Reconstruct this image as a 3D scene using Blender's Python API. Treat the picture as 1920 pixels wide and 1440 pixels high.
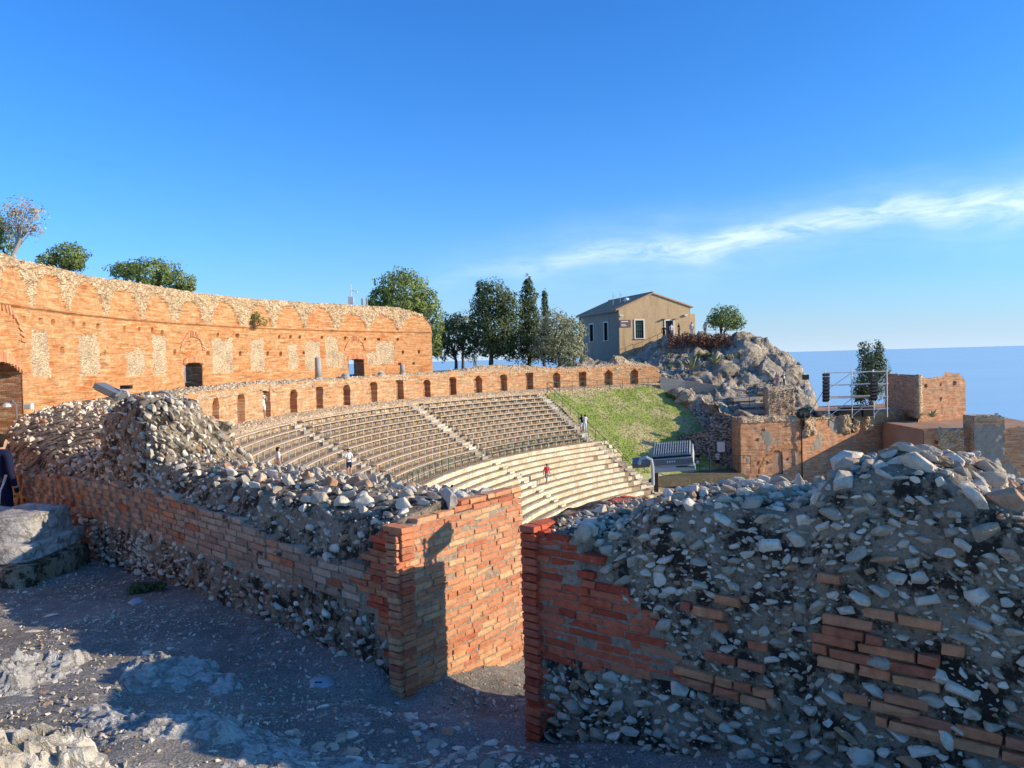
import bpy, bmesh, math, random
from math import radians as rad, sin, cos, pi, sqrt, atan2, hypot
from mathutils import Vector, Matrix, Euler, noise
V = Vector
rng = random.Random(11)
for o in list(bpy.data.objects): bpy.data.objects.remove(o)
scene = bpy.context.scene
col = scene.collection

# ---------------------------------------------------------------- camera
FPX, PITCH, ROLL = 1442.0, rad(1.95), rad(1.56)
_f = V((0, cos(PITCH), -sin(PITCH))); _r0 = V((1, 0, 0)); _u0 = _r0.cross(_f)
_r = _r0*cos(ROLL) - _u0*sin(ROLL); _u = _r0*sin(ROLL) + _u0*cos(ROLL)
camd = bpy.data.cameras.new('camera'); cam = bpy.data.objects.new('camera', camd); col.objects.link(cam)
camd.sensor_fit = 'HORIZONTAL'; camd.sensor_width = 36.0; camd.lens = 36.0*FPX/1920
camd.clip_start = 0.05; camd.clip_end = 200000
cam.matrix_world = Matrix(((_r.x, _u.x, -_f.x, 0), (_r.y, _u.y, -_f.y, 0), (_r.z, _u.z, -_f.z, 0), (0, 0, 0, 1)))
scene.camera = cam
scene.render.resolution_x, scene.render.resolution_y = 1024, 768

def pt(x, y, Y):                      # the point of the place at distance Y seen in that direction
    d = _f + _r*((x-960)/FPX) + _u*((720-y)/FPX)
    return d*(Y/d.y)
def ptz(x, y, z):
    d = _f + _r*((x-960)/FPX) + _u*((720-y)/FPX)
    return d*(z/d.z)
def pix(p):
    w = p.dot(_f)
    if w < .05: return None
    return 960+FPX*p.dot(_r)/w, 720-FPX*p.dot(_u)/w, w
def infr(p, m=60):
    q = pix(p)
    return q is not None and -m < q[0] < 1920+m and -m < q[1] < 1440+m

# ---------------------------------------------------------------- light
SUN_AZ, SUN_EL = rad(-11), rad(20.5)     # azimuth counted from +X towards +Y
sv = V((cos(SUN_EL)*cos(SUN_AZ), cos(SUN_EL)*sin(SUN_AZ), sin(SUN_EL)))
sd = bpy.data.lights.new('sun', 'SUN'); so = bpy.data.objects.new('sun', sd); col.objects.link(so)
sd.energy = 4.4; sd.angle = rad(.5); sd.color = (1, .83, .60)
so.rotation_euler = sv.to_track_quat('Z', 'Y').to_euler()
scene.view_settings.view_transform = 'Standard'; scene.view_settings.look = 'None'
scene.view_settings.exposure = 0.5; scene.view_settings.gamma = 1

class G:                               # small helper for node trees
    def __init__(s, nt): s.nt = nt
    def n(s, t, **kw):
        nd = s.nt.nodes.new(t)
        for k, v in kw.items(): setattr(nd, k, v)
        return nd
    def put(s, sock, v):
        if isinstance(v, bpy.types.NodeSocket): s.nt.links.new(v, sock)
        elif v is not None:
            if hasattr(sock.default_value, '__len__') and isinstance(v, (tuple, list)) and len(v) == 3 and len(sock.default_value) == 4: v = (*v, 1)
            sock.default_value = v
    def m(s, op, a, b=None, c=None, clamp=False):
        nd = s.n('ShaderNodeMath', operation=op, use_clamp=clamp)
        s.put(nd.inputs[0], a); s.put(nd.inputs[1], b); s.put(nd.inputs[2], c)
        return nd.outputs[0]
    def vm(s, op, a, b=None, out=0):
        nd = s.n('ShaderNodeVectorMath', operation=op); s.put(nd.inputs[0], a); s.put(nd.inputs[1], b)
        return nd.outputs[out]
    def mix(s, f, a, b, bt='MIX'):
        nd = s.n('ShaderNodeMix', data_type='RGBA', blend_type=bt)
        s.put(nd.inputs[0], f); s.put(nd.inputs[6], a); s.put(nd.inputs[7], b)
        return nd.outputs[2]
    def noise(s, sc, det=4, ro=.55, vec=None, dist=0):
        nd = s.n('ShaderNodeTexNoise'); s.put(nd.inputs['Scale'], sc); nd.inputs['Detail'].default_value = det
        nd.inputs['Roughness'].default_value = ro; nd.inputs['Distortion'].default_value = dist
        s.put(nd.inputs['Vector'], vec if vec is not None else s.pos())
        return nd.outputs[0]
    def vor(s, sc, vec=None, feature='F1', out=0, rnd=1):
        nd = s.n('ShaderNodeTexVoronoi', feature=feature); s.put(nd.inputs['Scale'], sc)
        nd.inputs['Randomness'].default_value = rnd
        s.put(nd.inputs['Vector'], vec if vec is not None else s.pos())
        return nd.outputs[out]
    def pos(s):
        if not hasattr(s, '_p'): s._p = s.n('ShaderNodeNewGeometry').outputs['Position']
        return s._p
    def uv(s): return s.n('ShaderNodeUVMap').outputs[0]
    def rand(s, k=1.0):
        a = s.n('ShaderNodeObjectInfo').outputs['Random']; b = s.n('ShaderNodeNewGeometry').outputs['Random Per Island']
        return s.m('FRACT', s.m('MULTIPLY', s.m('ADD', a, b), k))
    def ramp(s, f, stops, interp='LINEAR'):
        nd = s.n('ShaderNodeValToRGB'); cr = nd.color_ramp; cr.interpolation = interp
        while len(cr.elements) < len(stops): cr.elements.new(.5)
        for e, (p, c) in zip(cr.elements, stops):
            e.position = p; e.color = (c, c, c, 1) if not isinstance(c, (tuple, list)) else (*c, 1)
        s.put(nd.inputs[0], f); return nd.outputs[0]
    def sstep(s, v, a, b):
        nd = s.n('ShaderNodeMapRange', interpolation_type='SMOOTHSTEP')
        s.put(nd.inputs[0], v); s.put(nd.inputs[1], a); s.put(nd.inputs[2], b)
        return nd.outputs[0]
    def bump(s, h, st=.5, d=.02, normal=None):
        nd = s.n('ShaderNodeBump'); nd.inputs['Strength'].default_value = st; nd.inputs['Distance'].default_value = d
        s.put(nd.inputs['Height'], h)
        if normal is not None: s.put(nd.inputs['Normal'], normal)
        return nd.outputs[0]

# world: clear daylight sky with one long wisp of cirrus
w = bpy.data.worlds.new('World'); scene.world = w; w.use_nodes = True
g = G(w.node_tree); bg = w.node_tree.nodes['Background']
sky = g.n('ShaderNodeTexSky', sky_type='NISHITA'); sky.sun_disc = False
sky.sun_elevation = SUN_EL; sky.sun_rotation = pi/2 - SUN_AZ
sky.altitude = 200; sky.air_density = 1.0; sky.dust_density = 1.2; sky.ozone_density = 2.0
hs = g.n('ShaderNodeHueSaturation'); hs.inputs['Saturation'].default_value = 1.05
g.put(hs.inputs['Color'], sky.outputs[0])
d1 = (pt(860, 535, 1)).normalized(); d2 = (pt(1960, 352, 1)).normalized()
nrm = d1.cross(d2).normalized(); along = (d2-d1).normalized()
dirv = g.vm('NORMALIZE', g.n('ShaderNodeTexCoord').outputs['Generated'])
wob = g.noise(5.0, 3, .5, dirv); fine = g.noise(1.0, 6, .65, g.vm('MULTIPLY', dirv, (14, 14, 60)), .6)
bandc = g.m('ADD', g.vm('DOT_PRODUCT', dirv, tuple(nrm), 1), g.m('MULTIPLY', g.m('SUBTRACT', wob, .5), .10))
tal = g.vm('DOT_PRODUCT', dirv, tuple(along), 1)
t0, t1 = d1.dot(along), d2.dot(along)
tn = g.m('DIVIDE', g.m('SUBTRACT', tal, t0), t1-t0)
wid = g.m('ADD', .017, g.m('MULTIPLY', tn, .010))
band = g.sstep(g.m('ABSOLUTE', bandc), wid, 0.002)
body = g.m('MULTIPLY', band, g.sstep(tn, -.15, .5))
cl = g.m('MULTIPLY', body, g.sstep(fine, .2, .7))
veil = g.m('MULTIPLY', g.m('MULTIPLY', g.sstep(g.m('ABSOLUTE', bandc), .07, 0.0), g.sstep(tn, -.35, .6)), g.m('MULTIPLY', fine, .34))
cl = g.m('MULTIPLY', g.m('ADD', g.m('MULTIPLY', cl, .5), veil), 1.0, clamp=True)
tint = g.mix(1, hs.outputs[0], (.27, .86, 1.58), 'MULTIPLY')
elev = g.n('ShaderNodeSeparateXYZ'); g.put(elev.inputs[0], dirv)
hz = g.m('EXPONENT', g.m('DIVIDE', g.m('MAXIMUM', elev.outputs[2], 0), -.085))      # pale haze over the horizon, all round
tint = g.mix(g.m('MULTIPLY', hz, .92), tint, (4.0, 5.0, 6.1))
skyc = g.mix(cl, tint, (6.6, 7.4, 8.2))
g.put(bg.inputs['Color'], skyc); bg.inputs['Strength'].default_value = .12

# ---------------------------------------------------------------- object helpers
def link(o, parent=None):
    col.objects.link(o)
    if parent is not None: o.parent = parent
    return o
def tag(o, label=None, cat=None, group=None, kind=None):
    if label: o['label'] = label
    if cat: o['category'] = cat
    if group: o['group'] = group
    if kind: o['kind'] = kind
    return o
def empty(name, loc=(0, 0, 0), label=None, cat=None, group=None, rz=0):
    o = bpy.data.objects.new(name, None); o.empty_display_size = .2; o.location = loc; o.rotation_euler.z = rz
    link(o); return tag(o, label, cat, group)
def meshobj(name, verts, faces, mat, parent=None, smooth=False, uvs=None):
    me = bpy.data.meshes.new(name); me.from_pydata([tuple(v) for v in verts], [], faces)
    if uvs:
        ul = me.uv_layers.new(name='uv')
        for lp in me.loops: ul.data[lp.index].uv = uvs[lp.vertex_index]
    if mat: me.materials.append(mat)
    if smooth: me.polygons.foreach_set('use_smooth', [True]*len(me.polygons))
    me.update()
    return link(bpy.data.objects.new(name, me), parent)
class MB:
    def __init__(s): s.v = []; s.f = []
    def add(s, vs, fs):
        b = len(s.v); s.v += [V(p) for p in vs]; s.f += [tuple(i+b for i in q) for q in fs]; return s
    def box(s, c, size, M=None):
        x, y, z = size[0]/2, size[1]/2, size[2]/2; c = V(c)
        vs = [V((i*x, j*y, k*z)) for i in (-1, 1) for j in (-1, 1) for k in (-1, 1)]
        if M is not None: vs = [M @ p for p in vs]
        return s.add([p+c for p in vs], [(0, 1, 3, 2), (4, 6, 7, 5), (0, 4, 5, 1), (2, 3, 7, 6), (0, 2, 6, 4), (1, 5, 7, 3)])
    def tube(s, pts, r, n=8, cap=True):
        pts = [V(p) for p in pts]; rs = r if isinstance(r, (list, tuple)) else [r]*len(pts)
        b = len(s.v); up = V((0, 0, 1)); prev = None
        for i, p in enumerate(pts):
            t = (pts[min(i+1, len(pts)-1)]-pts[max(i-1, 0)]).normalized()
            a = t.cross(up if abs(t.z) < .9 else V((1, 0, 0))).normalized()
            if prev is not None:
                a = (prev-t*prev.dot(t)); a = a.normalized() if a.length > 1e-5 else t.cross(V((1, 0, 0))).normalized()
            prev = a; c = t.cross(a)
            for k in range(n):
                q = 2*pi*k/n; s.v.append(p+(a*cos(q)+c*sin(q))*rs[i])
        for i in range(len(pts)-1):
            for k in range(n):
                s.f.append((b+i*n+k, b+i*n+(k+1) % n, b+(i+1)*n+(k+1) % n, b+(i+1)*n+k))
        if cap: s.f.append(tuple(b+k for k in reversed(range(n)))); s.f.append(tuple(b+(len(pts)-1)*n+k for k in range(n)))
        return s
    def lathe(s, c, prof, n=16):
        c = V(c); b = len(s.v)
        for r, z in prof:
            for k in range(n): s.v.append(c+V((r*cos(2*pi*k/n), r*sin(2*pi*k/n), z)))
        for i in range(len(prof)-1):
            for k in range(n): s.f.append((b+i*n+k, b+i*n+(k+1) % n, b+(i+1)*n+(k+1) % n, b+(i+1)*n+k))
        s.f.append(tuple(b+k for k in reversed(range(n)))); s.f.append(tuple(b+(len(prof)-1)*n+k for k in range(n)))
        return s
    def prism(s, poly, z0, z1):
        n = len(poly); b = len(s.v)
        s.v += [V((p[0], p[1], z0)) for p in poly]+[V((p[0], p[1], z1)) for p in poly]
        s.f.append(tuple(b+i for i in reversed(range(n)))); s.f.append(tuple(b+n+i for i in range(n)))
        for i in range(n): s.f.append((b+i, b+(i+1) % n, b+n+(i+1) % n, b+n+i))
        return s
    def mesh(s, me, M):
        b = len(s.v); s.v += [M @ v.co for v in me.vertices]; s.f += [tuple(i+b for i in p.vertices) for p in me.polygons]; return s
    def build(s, name, mat, parent=None, smooth=False): return meshobj(name, s.v, s.f, mat, parent, smooth)

def fbm(p, o=4): return noise.fractal(V(p), 1.0, 2.0, o)        # about -1..1
def lerp(a, b, t): return a+(b-a)*t
def interp(x, tab):
    if x <= tab[0][0]: return tab[0][1]
    for (a, va), (b, vb) in zip(tab, tab[1:]):
        if x <= b: return lerp(va, vb, (x-a)/(b-a))
    return tab[-1][1]
ORD = ['first', 'second', 'third', 'fourth', 'fifth', 'sixth', 'seventh', 'eighth', 'ninth', 'tenth', 'eleventh', 'twelfth', 'thirteenth', 'fourteenth', 'fifteenth', 'sixteenth', 'seventeenth', 'eighteenth']

# ---------------------------------------------------------------- materials
MATS = {}
def newmat(name, rough=.9, spec=.25):
    m = bpy.data.materials.new(name); m.use_nodes = True; b = m.node_tree.nodes['Principled BSDF']
    b.inputs['Roughness'].default_value = rough; b.inputs['Specular IOR Level'].default_value = spec
    MATS[name] = m
    return m, G(m.node_tree), b
def plain(name, c, rough=.7, metal=0, spec=.3, var=.12, sc=9.0):
    m, g, b = newmat(name, rough, spec); b.inputs['Metallic'].default_value = metal
    n = g.noise(sc, 4, .6)
    g.put(b.inputs['Base Color'], g.mix(n, tuple(x*(1-var) for x in c), tuple(min(1, x*(1+var)) for x in c)))
    return m
def stone_mat(name, dark, light, lich=.5, lichc=(.012, .012, .014), warm=(.34, .25, .17), fine=14):
    m, g, b = newmat(name, .92, .2)
    r = g.rand(); r2 = g.rand(7.31)
    c = g.mix(r, dark, light); c = g.mix(g.sstep(r2, .8, .97), c, warm)
    n1 = g.noise(fine, 6, .65); n2 = g.noise(fine*5, 4, .6); n3 = g.noise(fine*.55, 6, .68)
    c = g.mix(1, c, g.ramp(n1, [(.28, .62), (.5, .98), (.75, 1.18)]), 'MULTIPLY')
    c = g.mix(g.sstep(n2, .62, .75), c, (.06, .058, .055))
    th = g.m('SUBTRACT', .86-.34*lich, g.m('MULTIPLY', r2, .16*lich))
    k = g.sstep(g.m('ADD', n3, g.m('MULTIPLY', g.m('SUBTRACT', n2, .5), .35)), th, g.m('ADD', th, .07))
    c = g.mix(g.m('MULTIPLY', k, .9), c, lichc)
    g.put(b.inputs['Base Color'], c)
    h = g.m('ADD', g.m('MULTIPLY', n1, 1.0), g.m('MULTIPLY', n2, .3))
    g.put(b.inputs['Normal'], g.bump(h, .75, .02))
    return m
stone_mat('limestone', (.36, .29, .205), (.80, .69, .53), .30, warm=(.48, .26, .14))
stone_mat('limestone_warm', (.46, .38, .27), (.80, .68, .50), .10)
stone_mat('limestone_far', (.30, .25, .19), (.60, .52, .40), .05, fine=5)
def mortar_mat(name, a, bcol, dk, lich):
    m, g, b = newmat(name, .95, .1)
    n1 = g.noise(3.1, 6, .62); n2 = g.noise(26, 6, .7); n3 = g.noise(5, 7, .72); v = g.vor(38)
    c = g.mix(n1, a, bcol); c = g.mix(1, c, g.ramp(n2, [(.3, .55), (.55, 1.0), (.75, 1.3)]), 'MULTIPLY')
    c = g.mix(g.m('MULTIPLY', g.sstep(v, .2, .08), g.sstep(n2, .5, .6)), c, (.42, .40, .36))
    c = g.mix(g.m('MULTIPLY', g.sstep(g.m('ADD', g.m('MULTIPLY', n3, .7), g.m('MULTIPLY', n2, .3)), .62-.22*lich, .72-.22*lich), .93), c, dk)
    g.put(b.inputs['Base Color'], c)
    h = g.m('ADD', g.m('MULTIPLY', n2, .8), g.m('MULTIPLY', n3, 1.0))
    g.put(b.inputs['Normal'], g.bump(h, 1.0, .03))
    return m
mortar_mat('mortar_dark', (.26, .195, .13), (.46, .36, .25), (.02, .017, .015), .72)
mortar_mat('mortar_pale', (.24, .215, .18), (.36, .325, .27), (.03, .028, .028), .25)
mortar_mat('mortar_brick', (.36, .25, .17), (.50, .37, .26), (.06, .04, .03), .15)
def brick_mat(name, stops, lich=.2, soot=(.018, .014, .015)):
    m, g, b = newmat(name, .88, .25)
    r = g.rand(); r2 = g.rand(5.77)
    c = g.ramp(r, stops); n1 = g.noise(18, 6, .65); n2 = g.noise(90, 4, .6); n3 = g.noise(6, 5, .65, dist=1)
    c = g.mix(1, c, g.ramp(n1, [(.25, .62), (.5, 1.0), (.75, 1.25)]), 'MULTIPLY')
    c = g.mix(g.m('MULTIPLY', g.sstep(n1, .6, .72), .45), c, (.5, .38, .28))
    k = g.sstep(g.m('ADD', n3, g.m('MULTIPLY', g.m('SUBTRACT', r2, .5), .25)), .80-.3*lich, .90-.3*lich)
    c = g.mix(g.m('MULTIPLY', k, .88), c, soot)
    g.put(b.inputs['Base Color'], c)
    g.put(b.inputs['Normal'], g.bump(g.m('ADD', n1, g.m('MULTIPLY', n2, .35)), .65, .012))
    return m
brick_mat('brick_red', [(0, (.40, .065, .03)), (.35, (.60, .105, .045)), (.7, (.66, .15, .065)), (1, (.50, .13, .07))], .16)
brick_mat('brick_orange', [(0, (.46, .17, .085)), (.4, (.56, .23, .115)), (.75, (.62, .29, .145)), (1, (.62, .38, .19))], .06)
brick_mat('brick_tan', [(0, (.30, .19, .125)), (.4, (.43, .29, .19)), (.8, (.52, .38, .26)), (1, (.40, .20, .12))], .5)
brick_mat('brick_worn', [(0, (.38, .11, .06)), (.35, (.58, .20, .09)), (.7, (.62, .28, .13)), (1, (.42, .15, .085))], .26)

def brickwall_mat(name, cols, mort, rowh=.085, bw=.36, patch=1.0, pale=(.62, .45, .27), dirt=.15):
    m, g, b = newmat(name, .9, .15)
    uv = g.uv(); wv = g.noise(1.3, 3, .5, uv)
    cx = g.n('ShaderNodeCombineXYZ'); g.put(cx.inputs[1], g.m('MULTIPLY', g.m('SUBTRACT', wv, .5), .10)); uvw = g.vm('ADD', uv, cx.outputs[0])
    bt = g.n('ShaderNodeTexBrick'); g.put(bt.inputs['Vector'], uvw)
    bt.inputs['Scale'].default_value = 1; bt.inputs['Brick Width'].default_value = bw; bt.inputs['Row Height'].default_value = rowh
    bt.inputs['Mortar Size'].default_value = .012; bt.inputs['Mortar Smooth'].default_value = .3; bt.inputs['Bias'].default_value = 0
    g.put(bt.inputs['Color1'], cols[0]); g.put(bt.inputs['Color2'], cols[1]); g.put(bt.inputs['Mortar'], mort)
    n1 = g.noise(.55*patch, 5, .65, uv); n2 = g.noise(3.2, 6, .7, uv); n3 = g.noise(16, 4, .6, uv)
    st = g.noise(1.0, 4, .6, g.vm('MULTIPLY', uv, (.8, 7, 1)))
    c = g.mix(g.sstep(n1, .45, .7), bt.outputs['Color'], cols[2])
    c = g.mix(g.m('MULTIPLY', g.sstep(st, .48, .64), .7), c, pale)
    c = g.mix(g.m('MULTIPLY', g.sstep(g.noise(.9*patch, 6, .7, uv), .54, .66), .6), c, pale)
    crs = g.noise(1.0, 5, .75, g.vm('MULTIPLY', uv, (.55, 5.5, 1)))
    c = g.mix(1, c, g.ramp(crs, [(.34, .48), (.47, .96), (.66, 1.14)]), 'MULTIPLY')
    c = g.mix(1, c, g.ramp(n2, [(.25, .60), (.5, 1.0), (.78, 1.2)]), 'MULTIPLY')
    c = g.mix(g.m('MULTIPLY', g.sstep(n3, .62, .74), .6), c, tuple(x*.3 for x in cols[0]))
    c = g.mix(g.m('MULTIPLY', g.sstep(g.noise(.8, 6, .7, uv), .66, .8), dirt), c, (.05, .04, .035))
    g.put(b.inputs['Base Color'], c)
    h = g.m('SUBTRACT', g.m('ADD', n2, g.m('MULTIPLY', n3, .5)), g.m('MULTIPLY', bt.outputs['Fac'], .8))
    g.put(b.inputs['Normal'], g.bump(h, .8, .05))
    return m
brickwall_mat('brickwork_upper', ((.60, .225, .075), (.66, .29, .11), (.55, .19, .06)), (.52, .36, .20), pale=(.68, .46, .24))
brickwall_mat('brickwork_lower', ((.56, .22, .085), (.62, .28, .12), (.46, .30, .17)), (.54, .40, .24), pale=(.68, .52, .31), patch=1.3, dirt=.4)
brickwall_mat('brickwork_shade', ((.40, .14, .06), (.46, .19, .08), (.36, .14, .07)), (.40, .28, .18), patch=1.6, dirt=.35)  # darker brick for niche recesses and door jambs, shade put into the colour
brickwall_mat('brickwork_stage', ((.58, .22, .095), (.66, .30, .14), (.44, .27, .17)), (.56, .42, .28), pale=(.66, .47, .29), patch=1.1, dirt=.7)
def rubble_far_mat(name, a, b2, gap, sc=5.5, flat=(.8, 1)):
    m, g, b = newmat(name, .95, .1)
    p = g.pos()
    v = g.n('ShaderNodeTexVoronoi', feature='F1'); v.inputs['Scale'].default_value = sc
    wn = g.noise(2.2, 4, .6); g.put(v.inputs['Vector'], g.vm('ADD', g.vm('MULTIPLY', p, (1, 1, 1.7)), g.vm('MULTIPLY', wn.node.outputs[1], (.55, .55, .8))))
    cr = g.n('ShaderNodeSeparateColor'); g.put(cr.inputs[0], v.outputs['Color'])
    c = g.mix(cr.outputs[0], a, b2); d = v.outputs['Distance']
    n = g.noise(9, 5, .65); n2 = g.noise(1.1, 5, .65)
    c = g.mix(g.sstep(g.m('ADD', d, g.m('MULTIPLY', g.m('SUBTRACT', n, .5), .4)), .42, .7), c, gap)
    c = g.mix(1, c, g.ramp(n2, [(.3, .72), (.6, 1.1)]), 'MULTIPLY')
    g.put(b.inputs['Base Color'], c)
    g.put(b.inputs['Normal'], g.bump(g.m('SUBTRACT', g.m('MULTIPLY', n, .5), d), .9, .12))
    return m
rubble_far_mat('rubble_crown', (.54, .37, .21), (.74, .56, .36), (.42, .27, .15), 5.6)
rubble_far_mat('rubble_panel', (.60, .44, .27), (.74, .58, .39), (.54, .36, .21), 7)
rubble_far_mat('rubble_shaded', (.20, .19, .17), (.40, .37, .33), (.07, .065, .06), 3.5)  # dark grey copy of the rubble, shade put into the colour
def ground_mat(name, a, b2, c3, sc=1.0, speck=True, bumpd=.03):
    m, g, b = newmat(name, .95, .1)
    n1 = g.noise(.9*sc, 6, .62); n2 = g.noise(9*sc, 6, .7); n3 = g.noise(70*sc, 4, .7); v = g.vor(46*sc)
    c = g.mix(g.sstep(n1, .35, .68), a, b2); c = g.mix(g.sstep(n2, .5, .72), c, c3)
    c = g.mix(1, c, g.ramp(n3, [(.32, .42), (.5, .95), (.68, 1.55)]), 'MULTIPLY')
    if speck: c = g.mix(g.m('MULTIPLY', g.sstep(v, .17, .06), g.sstep(n2, .5, .62)), c, (.48, .45, .41))
    g.put(b.inputs['Base Color'], c)
    g.put(b.inputs['Normal'], g.bump(g.m('ADD', g.m('MULTIPLY', n2, 1), g.m('MULTIPLY', n3, .5)), .9, bumpd))
    return m
ground_mat('gravel_earth', (.19, .175, .15), (.32, .29, .25), (.45, .40, .34))
ground_mat('cavea_earth', (.28, .20, .125), (.36, .27, .175), (.22, .16, .10), .6, False)
ground_mat('terrace_earth', (.40, .22, .13), (.46, .29, .19), (.36, .25, .18), .5, False)
ground_mat('dry_ground', (.20, .16, .10), (.14, .13, .07), (.30, .26, .2), .3, False, .2)
def rock_mat(name, a, b2, crack, sc=1.0, veg=0):
    m, g, b = newmat(name, .93, .15)
    n1 = g.noise(.8*sc, 6, .65, dist=.8); n2 = g.noise(5*sc, 7, .68, dist=.6); n3 = g.noise(34*sc, 4, .65)
    c = g.mix(g.sstep(n1, .35, .66), a, b2)
    c = g.mix(1, c, g.ramp(n2, [(.28, .5), (.45, .95), (.75, 1.2)]), 'MULTIPLY')
    ck = g.vor(1.9*sc, g.vm('ADD', g.pos(), g.vm('MULTIPLY', n2.node.outputs[1], (.5/sc, .5/sc, .5/sc))), 'DISTANCE_TO_EDGE')
    c = g.mix(g.m('MULTIPLY', g.m('MULTIPLY', g.sstep(ck, .035, .0), g.sstep(n1, .4, .6)), .55), c, crack)
    if veg: c = g.mix(g.m('MULTIPLY', g.sstep(g.noise(1.7*sc, 5, .6), .58, .68), veg), c, (.07, .075, .03))
    g.put(b.inputs['Base Color'], c)
    h = g.m('ADD', g.m('ADD', n2, g.m('MULTIPLY', n3, .25)), g.m('MULTIPLY', g.sstep(ck, .0, .08), .3))
    g.put(b.inputs['Normal'], g.bump(h, 1.0, .13/sc))
    return m
rock_mat('bedrock', (.46, .44, .40), (.62, .59, .54), (.10, .095, .09), 2.2)
rock_mat('sunlit_rock', (.60, .51, .39), (.78, .70, .56), (.24, .19, .14), 2.0)  # bedrock lightened and warmed, sunshine put into the colour
rock_mat('cliff_rock', (.36, .29, .21), (.58, .48, .36), (.06, .05, .04), .55, .8)
def leaf_mat(name, a, b2, trans=.15):
    m, g, b = newmat(name, .7, .25); r = g.rand(); n = g.noise(.9, 3, .5)
    c = g.mix(r, a, b2); c = g.mix(1, c, g.ramp(n, [(.3, .75), (.7, 1.2)]), 'MULTIPLY')
    g.put(b.inputs['Base Color'], c)
    if trans:
        t = g.n('ShaderNodeBsdfTranslucent'); g.put(t.inputs[0], c); mx = g.n('ShaderNodeMixShader'); mx.inputs[0].default_value = trans
        out = m.node_tree.nodes['Material Output']
        m.node_tree.links.new(b.outputs[0], mx.inputs[1]); m.node_tree.links.new(t.outputs[0], mx.inputs[2]); m.node_tree.links.new(mx.outputs[0], out.inputs[0])
    return m
leaf_mat('leaf_pine', (.12, .17, .04), (.34, .38, .10), .3); leaf_mat('leaf_dark', (.05, .075, .028), (.15, .18, .07), .25)
leaf_mat('leaf_olive', (.22, .23, .12), (.42, .41, .25), .3); leaf_mat('leaf_dry', (.36, .29, .20), (.48, .40, .27))
leaf_mat('leaf_bush', (.11, .16, .045), (.30, .34, .10), .3); leaf_mat('leaf_hedge', (.16, .07, .045), (.26, .12, .08))
leaf_mat('leaf_agave', (.28, .30, .17), (.46, .46, .26)); leaf_mat('leaf_grass', (.20, .27, .05), (.36, .40, .10), .25)
leaf_mat('leaf_straw', (.44, .37, .19), (.56, .47, .27), .2)
plain('bark', (.12, .095, .07), .95); plain('bark_pale', (.38, .34, .29), .9)
def grass_ground():
    m, g, b = newmat('grass_slope', .95, .1)
    n1 = g.noise(.33, 5, .6); n2 = g.noise(1.6, 6, .7); n3 = g.noise(9, 5, .75)
    st = g.noise(1.0, 4, .6, g.vm('MULTIPLY', g.pos(), (.6, .6, 4)))
    c = g.mix(g.sstep(g.m('ADD', g.m('MULTIPLY', n1, .7), g.m('MULTIPLY', n2, .3)), .40, .56), (.52, .42, .22), (.27, .33, .07))
    c = g.mix(g.m('MULTIPLY', g.sstep(n2, .55, .7), .6), c, (.48, .42, .21))
    c = g.mix(1, c, g.ramp(n3, [(.3, .6), (.5, 1), (.75, 1.25)]), 'MULTIPLY')
    g.put(b.inputs['Base Color'], c); g.put(b.inputs['Normal'], g.bump(g.m('ADD', n3, n2), .8, .12))
grass_ground()
def sea_mat():
    m, g, b = newmat('sea_water', .2, .5)
    n = g.noise(1.0, 4, .55, g.vm('MULTIPLY', g.pos(), (.00025, .0011, 1))); n2 = g.noise(.05, 4, .7)
    c = g.mix(n, (.20, .34, .50), (.30, .45, .60)); g.put(b.inputs['Base Color'], c)
    b.inputs['IOR'].default_value = 1.33
    g.put(b.inputs['Normal'], g.bump(n2, .25, 1.2))
sea_mat()
def wood():
    m, g, b = newmat('bench_wood', .8, .25)
    st = g.noise(1.0, 4, .6, g.vm('MULTIPLY', g.uv(), (1.2, 40, 1))); n = g.noise(.7, 4, .6); r = g.rand()
    c = g.mix(st, (.50, .34, .22), (.68, .51, .35)); c = g.mix(1, c, g.ramp(n, [(.3, .8), (.7, 1.12)]), 'MULTIPLY')
    c = g.mix(g.m('MULTIPLY', r, .25), c, (.42, .31, .22)); g.put(b.inputs['Base Color'], c)
wood()
def tier():
    m, g, b = newmat('tier_stone', .92, .15); r = g.rand()
    n = g.noise(6, 6, .68); n2 = g.noise(26, 4, .65)
    c = g.ramp(r, [(0, (.56, .44, .28)), (.5, (.68, .55, .37)), (1, (.76, .65, .47))])
    c = g.mix(1, c, g.ramp(n, [(.28, .6), (.5, 1), (.75, 1.12)]), 'MULTIPLY'); c = g.mix(g.sstep(n2, .63, .74), c, (.25, .19, .12))
    g.put(b.inputs['Base Color'], c); g.put(b.inputs['Normal'], g.bump(g.m('ADD', n, n2), .7, .04))
tier()
def plaster(name, a, b2, stain):
    m, g, b = newmat(name, .92, .12); n = g.noise(.5, 6, .65); n2 = g.noise(4, 6, .7); st = g.noise(1.0, 4, .6, g.vm('MULTIPLY', g.pos(), (1.5, 1.5, .22)))
    c = g.mix(n, a, b2); c = g.mix(g.m('MULTIPLY', g.sstep(st, .5, .72), .5), c, stain); c = g.mix(1, c, g.ramp(n2, [(.3, .86), (.7, 1.08)]), 'MULTIPLY')
    g.put(b.inputs['Base Color'], c); g.put(b.inputs['Normal'], g.bump(n2, .4, .03))
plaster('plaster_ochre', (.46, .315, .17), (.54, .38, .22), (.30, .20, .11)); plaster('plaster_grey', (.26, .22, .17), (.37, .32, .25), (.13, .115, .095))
plain('white_trim', (.66, .62, .55), .8); plain('roof_tile', (.46, .27, .165), .9, var=.35, sc=3); plain('dark_glass', (.03, .035, .04), .2)
plain('green_paint', (.03, .10, .06), .55); plain('steel_galv', (.55, .55, .54), .45, .6); plain('black_paint', (.018, .018, .02), .5)
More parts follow.
